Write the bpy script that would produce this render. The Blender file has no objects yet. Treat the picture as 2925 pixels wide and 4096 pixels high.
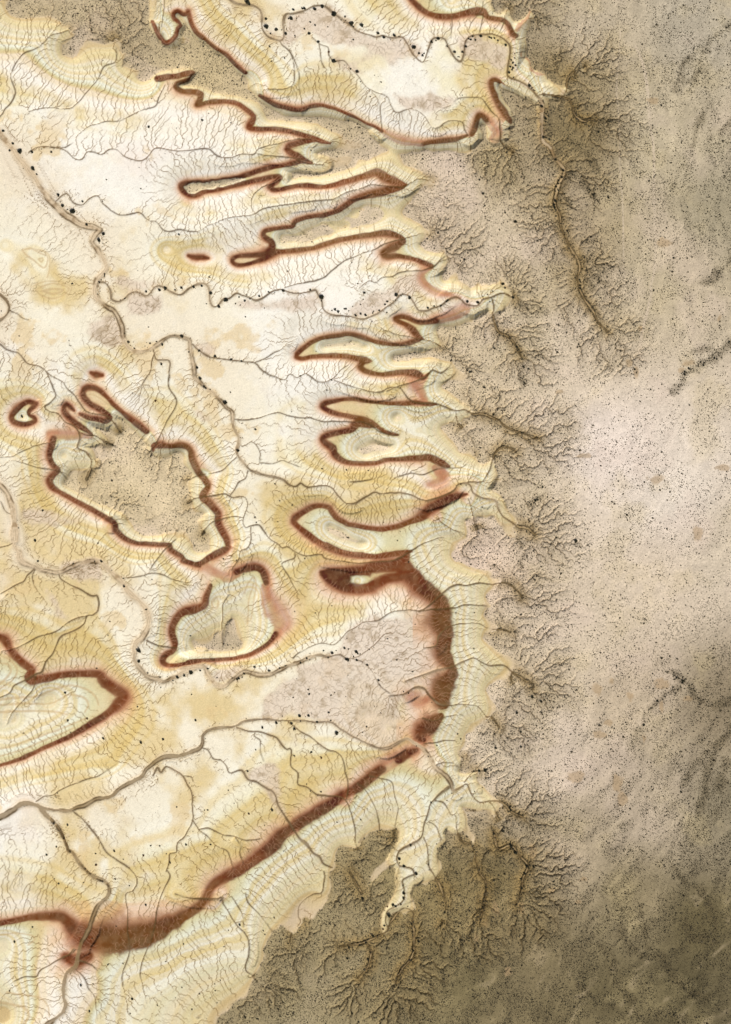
import bpy, math, heapq, random
import numpy as np
from mathutils import Vector, Matrix

# ---------------------------------------------------------------- camera, sky, sun, exposure
scene = bpy.context.scene
ALT = 4200.0                                   # survey flight height above the valley floor, metres
cam_d = bpy.data.cameras.new('camera')
cam = bpy.data.objects.new('camera', cam_d)
scene.collection.objects.link(cam)
cam.location = (0, 0, ALT)
cam.rotation_euler = (0, 0, 0)
cam_d.sensor_fit = 'VERTICAL'
cam_d.angle_y = 2 * math.atan(2048 * 0.4 / (ALT - 8.0))
cam_d.clip_start, cam_d.clip_end = 10.0, 60000.0
scene.camera = cam

SUN_EL, SUN_DIR = math.radians(46), Vector((0.56, -0.83, 0)).normalized()
world = bpy.data.worlds.new('World')
scene.world = world
world.use_nodes = True
wn = world.node_tree.nodes
sky = wn.new('ShaderNodeTexSky')
sky.sky_type = 'NISHITA'
sky.sun_disc = False
sky.sun_elevation = SUN_EL
sky.sun_rotation = math.atan2(SUN_DIR.x, SUN_DIR.y)
sky.air_density, sky.dust_density = 1.0, 5.0
world.node_tree.links.new(sky.outputs[0], wn['Background'].inputs[0])
wn['Background'].inputs[1].default_value = 0.065
sun_d = bpy.data.lights.new('sun', 'SUN')
sun_d.energy, sun_d.angle, sun_d.color = 4.0, math.radians(0.53), (1.0, 0.965, 0.905)
sun = bpy.data.objects.new('sun', sun_d)
scene.collection.objects.link(sun)
to_sun = Vector((SUN_DIR.x * math.cos(SUN_EL), SUN_DIR.y * math.cos(SUN_EL), math.sin(SUN_EL)))
sun.rotation_euler = to_sun.to_track_quat('Z', 'Y').to_euler()
sun.location = to_sun * 3000
scene.view_settings.view_transform = 'Standard'
scene.view_settings.look = 'None'
scene.view_settings.exposure = 0.0
scene.view_settings.gamma = 1.0
# ---------------------------------------------------------------- survey of the ground
# Every survey line is a list of stations in one of the survey sheets (A, B, C ...): x,y[,width[,level]].
SHEETS = {'A': (0, 0), 'B': (700, 0), 'C': (1400, 0), 'D': (2125, 0), 'E': (0, 700), 'F': (700, 700), 'G': (1400, 700),
          'H': (2125, 700), 'I': (0, 1400), 'J': (700, 1400), 'K': (1400, 1400), 'L': (2125, 1400), 'M': (0, 2100),
          'N': (700, 2100), 'O': (1400, 2100), 'P': (0, 2700), 'Q': (700, 2700), 'R': (1400, 2700), 'S': (2125, 2600),
          'T': (0, 3296), 'U': (700, 3296), 'V': (1400, 3296), 'W': (2125, 3296)}
SHEET_SCALE = {'W': 1.155}

# iron-red stratum: outcrop centre lines, width in sheet units, * = weak and washed out
RED = """
A 1240,180,35 1290,290,40 1350,350,50 1420,300 1440,230 1470,200,40 1410,150 1405,110 1440,88 1490,115 1530,100 B 110,90,45 130,180 165,255,45 230,310 300,370 360,410 425,455 470,510 530,560 575,592,35
B 690,780,35 760,815,45 830,850 900,875 970,890 1040,885 1100,865 1170,855 1250,865 1330,890 1400,925 1470,960 1550,1000 1624,1030,25 C 260,1065,25
* C 240,1055,25 330,1100,60 400,1130,75 500,1155,65 600,1165,55
C 600,1165,45 690,1150,45 780,1140,45 860,1130 920,1110 950,1100,20
C 990,1090,40 1010,1040,50 1030,970 1050,940 1080,940 1110,970,50
* C 1110,970,50 1150,1020,70 1200,1060,90 1180,1130,90
C 1310,990,40 1260,930,50 1220,870 1190,810 1165,750 1150,700 1150,660,50 1180,645 1220,660 1270,710,30 1330,760,20
C 480,-40,50 500,0,50 530,30 580,75 640,110 700,130 770,135 840,132 910,118 970,105,60 1030,95,70 1080,100,70 1120,140,40 1180,155,45 1250,165,35 1290,200,40 1320,270,40 1350,290,35
* C 1360,240,35 1390,180,40 1430,150 1460,60,30
* C 1400,440,40 1470,490,50 1480,545 1540,590,40 1600,590,30
* D 0,560,35 60,595,40 110,600,25
A 1280,640,40 1360,625 1440,615 1510,600,50 1570,600,50 1560,640,50 1500,660,45 1440,680,40 1430,705,40 1470,735 1530,745 1590,750 1624,765 B 210,770,50 200,820 180,850,50 240,840,35 310,825 380,820 450,828 520,850 580,890,45 630,930,45 640,960,50 620,1000,60 600,1035,55 670,1050,45 760,1050,40 850,1055 940,1070 1010,1090 1080,1110 1130,1125,50 1200,1150,40 1260,1165,20
B 1130,1130,55 1060,1145,50 980,1165 920,1185 910,1210 940,1240 990,1270,60 1040,1300,50 1110,1325,25
B 1040,1300,50 970,1320,45 890,1340 800,1355 720,1375 630,1400 540,1430 440,1455 350,1470 250,1478 150,1480 80,1485 45,1505,50 60,1550,50 110,1580,50 170,1590,50 240,1560,40 320,1545 400,1530 480,1510 560,1490 640,1470 720,1455,45 800,1440,45 850,1445,50 800,1490,50 770,1520,50 790,1540,45 850,1540,40 920,1525 1000,1512 1100,1508 1200,1518,40 1300,1500 1400,1470 1500,1440 1624,1405,60 C 280,1440,90 350,1470,80 420,1490,50 460,1500,20
G 460,80,20 410,100,60 330,115,80 230,140,80 130,165,70 50,190,60 F 1370,262,45 1330,290,45 1250,320,40 1150,335 1060,345 990,365,40 965,395 950,420,35 870,430,35 790,440 730,455,40 715,490,40 740,520 780,545,50 790,590,60 740,640,70 660,650,50 580,655 500,665,40 465,690,40 480,720 530,735,40 600,725 660,705,35 720,680,60 790,640,70 850,625,50 950,615,45 1050,605 1130,595,40 1200,570 1300,540 1400,515 1500,495 1624,480 G 280,475,50 350,485,50 400,500,40 440,520,25
G 430,540,50 370,580,60 310,610,60 270,640,60 300,660,50 390,660,40 460,670 530,690,40 600,715,45 660,740,45
* G 660,750,40 610,770,60 580,810,70 590,860,70 640,910,70 700,950,70 780,970,60 850,985,40 900,995,20
F 110,655,30 150,665,50 190,670,55 230,670,50 270,675,25
* G 930,1080,100 860,1120,110 780,1150,90 700,1180,60
G 700,1180,60 620,1195,40 550,1190,40 480,1165,45 420,1150,45 370,1165,45 390,1190,45 450,1215,50 500,1250,60 530,1290,60 560,1320,50 590,1330,20
G 560,1335,40 510,1355,45 440,1370,40 350,1375,35 260,1360,40 170,1335,40 100,1310,40 0,1290,40 F 1350,1300,35 1270,1310 1180,1330,40 1100,1370,40 1040,1410,40 990,1450,45 985,1475 1030,1490,40 1100,1475,40 1200,1470 1300,1470 1400,1475 1480,1490,50 1550,1505,50 1590,1510,20
K 150,90,20 100,105,50 85,135,55 110,165,50 170,185,40 250,197,35 330,190,35 420,185,50 500,190,60 560,205,60 600,225,40 640,190,20
* K 510,270,80 540,300,100 570,340,80 600,400,60
K 700,440,25 620,440,40 540,430,50 460,435,45 380,435,40 300,430 200,420 100,408,35 0,400,35 J 1350,405,35 1280,415,40 1220,435,45 1200,460,45 1240,490,45 1320,515,45 1400,535,45 1480,550,50 1560,570,50 K 200,600,35 260,650,35 320,680,30 390,690,20
K 230,625,20 160,605,70 60,590,90 J 1440,640,55 1400,650,55 1300,670,45 1230,690,50 1200,720,50 1230,760,55 1280,800,60 1300,850,60 1340,890,50 1400,915,45 1500,925,40 1624,920,40 K 300,890,35 400,885,35 480,880,50 560,880,55 640,875,55 700,900,60 750,925,60 800,945,30
* K 700,960,70 730,990,100 760,1030,110 740,1080,100 640,1090,50
K 950,1170,20 880,1185,60 800,1210,80 720,1250,100 650,1290,100 600,1330,90 560,1360,80 480,1395,55 400,1425,50 320,1445,50 240,1455,50 160,1445,45 80,1430,40 0,1415,40 J 1380,1395,45 1320,1365,50 1280,1320,50 1250,1280,45 1180,1265,45 1110,1280,45 1040,1320,50 980,1360,60 965,1400,60 1000,1440,55 1060,1490,60 1130,1540,65 1200,1580,60 1280,1610,60 N 1230,170,70 1330,210,60 1430,240,60 1540,255,50 1624,260,50 O 290,250,60 380,235,60 440,225,60 500,212,25
O 460,240,60 420,300,150 430,350,180 500,430,175 570,500,165 640,560,150 700,610,130 735,660,150 735,720,180 730,790,190 755,860,150 765,930,130 750,1000,150 755,1060,150 785,1110,110 830,1160,60
O 835,1170,60 800,1230,110 745,1300,170 735,1370,180 745,1430,140 770,1465,60
N 1190,385,40 1270,375,70 1350,375,80 1450,372,90 1560,365,110 O 140,350,100 250,330,130 350,330,150 430,320,150
N 1200,400,60 1260,445,110 1330,490,110 1420,520,100 1520,520,100 1600,505,110 O 200,490,100 280,450,110 370,430,110 420,420,100
N 1350,430,140 1270,410,130
R 740,330,50 650,395,150 590,440,170 565,490,120 600,530,60
* R 640,190,60 560,230,100 500,180,120
* R 620,470,120 570,540,90 530,610,90
R 540,610,40 470,640,90 400,680,90
* R 400,680,90 320,710,100 250,760,90
R 250,760,70 170,820,90 90,880,90 0,950,90 Q 1350,990,95 1270,1040,95 1180,1090,100 1100,1140,100 1020,1190,100 950,1240,90 870,1290,110 810,1350,130 760,1410,120 680,1470,110 600,1530,100 520,1580,100 U 440,410,100 350,460,100 310,500,100 270,560,90 230,630,90 150,700,100 60,750,110 0,790,115 T 1350,810,150 1250,860,200 1150,890,230 1050,910,240 950,930,250 850,930,260 760,940,270 680,920,280 610,860,180 560,800,130 500,760,100 400,745,80 300,750,70 200,765,60 100,785,55 0,805,50 -150,850,45
T 720,1070,120 620,1110,150 530,1080,100
M -80,905,60 -20,905,60 30,925,80 60,965,80 80,1010,60 120,1055,70 170,1100,80 230,1150,80 260,1180,80 235,1230,80 260,1255,90 350,1240,80 440,1225,70 540,1210,60 640,1205,60 740,1205,70 810,1215,80 840,1260,90 900,1310,110 970,1360,120 1000,1400,130 960,1460,120 900,1510,80 820,1570,65 750,1610,60 P 650,455,50 550,510,45 450,555,40 350,600,35 250,645,35 150,690,35 0,735,30 -150,790,30
I 290,435,50 235,415 180,440 130,490 95,540 110,580 165,600,50 235,600 290,575 280,545,40 245,530,30 240,500,40 270,465 290,435,50
I 740,185,35 780,200,60 830,205,40
I 1190,660,50 1130,610,55 1060,560,50 1000,510,40 930,450,40 870,390,40 820,340,45 770,310,45 710,305,50 670,340,50 680,390,50 730,440,50 800,480,55 850,510,50 890,550,50 850,570,45 790,560,50 720,550,40 650,520,25
I 600,490,20 570,460,40 540,440,40 520,460,40 530,510,45 580,560,50 640,610,50 700,650,40 750,690,20
* I 400,680,50 480,685,70 560,690,80 640,690,60 740,700,30
I 430,720,50 415,780,55 400,840,50 410,900,50 440,950,50 470,980,50 430,1020,60 400,1060,60 420,1110,60 480,1150,45 550,1190,45 620,1230,50 700,1270,50 790,1320,50 870,1370,50 930,1410,50 940,1460,50 990,1510,50 1050,1545,45 1120,1570,35 1220,1580,35 1300,1582,35 1380,1585,35 M 1385,200,45 1430,230,50 1470,250,40 1500,290,30 1560,315,40 1624,330,30 N 60,290,30 130,315,30 200,310,40 280,270,50 340,240,60 400,210,60 440,180,40
J 430,1590,40 420,1540,60 390,1480,65 360,1420,60 350,1370,60 350,1320,60 290,1250,70 230,1190,70 270,1110,40 250,1060,50 200,1000,60 170,940,60 140,880,55 130,820,45 90,780,50 30,770,50 0,775,45 I 1360,775,45 1300,770,60 1250,780,50 1240,830,25
N 290,490,30 280,520,40 250,590,60 230,650,70 150,690,80 80,700,70 20,740,60 M 1400,830,60 1400,900,60 1420,970,60 1400,1020,50 1350,1050,60 1320,1100,60 1350,1135,50 1420,1140,40 1500,1130,35 1624,1110,30 N 100,1115,30 200,1100,30 300,1100,30 400,1095,30 500,1085,35 600,1055,40 700,1005,35 770,950,35 820,890,60
* N 820,900,60 870,840,120 900,800,130 850,730,170 800,660,170 760,580,130 740,500,70
N 745,470,50 735,420,60 710,365,60 660,340,60 580,350,60 500,380,60
* N 500,390,80 430,420,80 370,400,60 300,370,80 230,330,80
"""

# flat caprock: the plateau and its tongues, then the cut-off mesas
CAP = """
A 1250,-500 1250,0 1230,80 1200,150 1220,220 1260,300 1310,370 1370,390 1420,400 1450,380 1560,350 1480,300 1460,260 1500,220 1460,180 1430,120 B 20,120 60,150 110,220 140,270 190,310 260,370 320,410 370,450 440,520 500,590 560,640 590,680 600,740 640,780 700,840 760,870 830,915 900,945 1000,955 1100,955 1200,955 1300,965 1400,990 C 0,960 100,1010 180,1080 250,1190 400,1240 430,1250 500,1235 640,1235 760,1225 850,1230 920,1260 1000,1240 980,1190 1040,1150 1050,1100 1060,1000 1100,1000 1130,1060 1100,1130 1130,1160 1220,1170 1280,1140 1240,1100 1250,1050 1330,1000 1310,960 1290,880 1230,800 1200,690 1230,670 1290,700 1400,760 1500,800 1530,830 1590,760 1624,740 D 60,770 100,790 170,780 260,770 270,740 200,690 130,640 110,610 60,600 0,570 C 1560,610 1490,570 1460,500 1390,450 1420,330 1440,250 1480,150 1470,40 1440,130 1380,200 1330,190 1300,150 1290,60 1220,110 1150,90 1130,40 1150,0 1150,-500 D 2900,-500 H 2900,800 L 2900,800 S 2900,800 W 1700,1500 U 330,2300 330,1624 340,1580 400,1530 450,1490 500,1430 540,1400 580,1380 620,1300 640,1260 620,1230 680,1200 700,1150 720,1100 740,1050 720,1010 740,960 790,890 830,870 860,800 900,840 970,890 1030,810 1060,740 1110,780 1140,760 1160,700 1220,620 1260,550 1270,500 1270,440 1230,390 1280,370 1310,340 1300,280 1310,230 1340,190 1400,180 1450,190 1510,160 1520,120 1560,70 1624,30 V 60,140 100,130 180,70 240,40 310,50 380,30 410,60 360,200 290,290 200,380 100,540 200,430 300,350 370,330 390,345 360,430 370,520 330,600 270,720 250,850 280,900 330,850 320,760 380,700 430,720 450,760 470,700 540,700 560,740 530,660 490,600 500,520 540,490 630,500 700,440 750,340 730,290 700,200 R 740,1550 730,1500 700,1450 710,1410 750,1400 780,1350 760,1290 780,1240 820,1280 870,1300 930,1280 990,1350 1010,1400 1020,1340 980,1270 960,1200 930,1110 880,1050 1010,1100 1130,1090 1180,1160 1190,1100 1240,1050 1190,1010 1150,980 1090,900 1020,850 1050,780 1000,790 960,810 900,800 880,760 910,670 880,640 900,600 940,540 930,490 1000,450 1040,400 1100,370 1160,320 1200,250 O 1190,1460 1140,1410 1110,1360 1130,1310 1200,1270 1280,1250 1310,1210 1350,1150 1330,1090 1280,1070 1180,1010 1100,960 1060,930 1100,880 1190,850 1200,810 1130,790 1070,730 1090,690 1160,660 1110,610 1110,570 1190,520 1200,490 1240,440 1120,430 1180,390 1150,380 1080,370 1000,340 940,340 860,300 820,270 830,230 880,180 900,130 960,110 960,80 K 890,1560 940,1530 970,1490 950,1430 930,1380 990,1370 1020,1340 1100,1350 1180,1350 1210,1420 1280,1500 1350,1520 1330,1440 1370,1410 1320,1350 1260,1280 1240,1230 1180,1180 1120,1130 1180,1080 1240,1060 1200,1000 1170,950 1150,860 1130,900 1080,950 1030,930 1020,870 1000,800 950,840 890,820 890,790 830,740 760,660 740,610 820,590 900,590 940,560 980,545 1000,500 960,450 880,430 870,390 830,350 760,320 740,290 790,250 860,240 940,240 950,200 900,160 850,110 830,80 G 780,1520 700,1490 620,1480 520,1500 420,1510 340,1520 330,1470 400,1450 500,1455 600,1450 660,1410 750,1400 710,1310 690,1260 720,1220 860,1240 940,1200 1010,1190 1000,1150 1040,1110 1120,1090 1170,1120 1180,1100 1240,1100 1320,1010 1310,950 1260,860 1240,790 1200,890 1130,920 1060,900 1060,800 1050,860 1010,900 970,930 920,910 880,860 870,790 830,800 790,860 740,850 750,800 780,740 790,690 780,660 770,620 700,640 620,620 560,590 580,560 640,500 660,470 640,440 560,400 500,370 460,340 420,310 440,270 500,210 540,160 C 540,1580 580,1530 620,1500 740,1510 700,1490 640,1440 570,1390 500,1360 430,1340 430,1300 400,1250 330,1215 250,1250 180,1290 60,1300 B 1470,1350 1400,1385 1300,1410 1200,1430 1080,1440 950,1445 920,1440 930,1405 1000,1395 1100,1400 1190,1405 1250,1385 1330,1370 1400,1360 1430,1330 1440,1280 1400,1270 1330,1280 1240,1280 1150,1265 1140,1240 1200,1230 1300,1225 1400,1220 1500,1200 1540,1190 1500,1180 1400,1150 1370,1140 1360,1100 1290,1080 1200,1030 1150,1010 1060,1000 960,995 850,990 760,980 740,950 720,900 700,860 640,830 560,800 470,790 400,790 330,760 300,730 230,725 150,720 60,715 25,700 60,690 130,660 150,620 190,590 A 1550,565 1500,570 1400,580 1330,600 1260,620 1220,660 1150,690 1100,640 1150,600 1090,560 1010,540 1000,490 1060,440 1010,440 980,400 1000,350 940,330 860,375 790,350 700,330 650,390 640,440 610,480 560,470 510,430 510,370 560,330 620,310 600,270 550,240 500,190 440,150 400,150 290,150 180,150 100,130 60,80 90,0 90,-500
F 85,90 130,75 200,65 300,50 400,35 540,25 560,45 480,65 380,90 280,110 210,125 170,150 120,145 90,120
F 870,500 900,480 960,490 1040,490 1100,450 1160,405 1230,410 1290,440 1350,440 1420,410 1390,370 1360,345 1400,330 1480,350 1500,330 1500,290 1540,260 1600,260 G 230,265 280,310 250,370 180,400 100,410 0,440 F 1350,460 1250,480 1160,520 1080,545 1000,540 940,545 870,555
F 1210,1390 1280,1365 1380,1365 1480,1370 1560,1385 1500,1395 1420,1385 1300,1395 1220,1400
I 750,620 830,620 900,615 945,560 960,530 1010,570 1080,640 1130,700 1180,750 1230,790 1240,840 1270,900 1300,900 1350,880 1400,870 1420,830 1490,840 1520,880 1500,920 1540,980 1560,1030 1530,1100 1560,1200 1560,1290 1570,1310 J 150,1310 230,1320 250,1370 200,1400 240,1450 280,1500 290,1560 310,1610 N 300,180 310,210 260,230 180,225 150,210 150,150 100,70 50,60 0,40 I 1380,1490 1280,1500 1180,1500 1100,1450 1060,1400 1000,1340 950,1300 850,1250 780,1240 700,1190 640,1150 580,1110 520,1080 550,1030 560,1000 600,970 680,990 740,970 740,940 770,960 850,930 760,870 700,810 690,790 720,770 800,760 840,740 800,690
N 380,860 420,800 460,770 490,760 500,880 520,930 560,1000 480,1020 300,1020 200,1020 170,1010 140,920 140,900 190,960 220,970 300,930 320,880
J 1230,1430 1300,1460 1380,1490 1450,1530 1560,1550 1560,1565 1450,1560 1350,1530 1260,1490
K 70,800 110,780 200,770 270,780 350,800 280,820 200,830 130,845 90,840
K 360,550 400,535 440,550 420,570 370,570
U 150,1570 200,1550 240,1560 200,1580
"""

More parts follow.
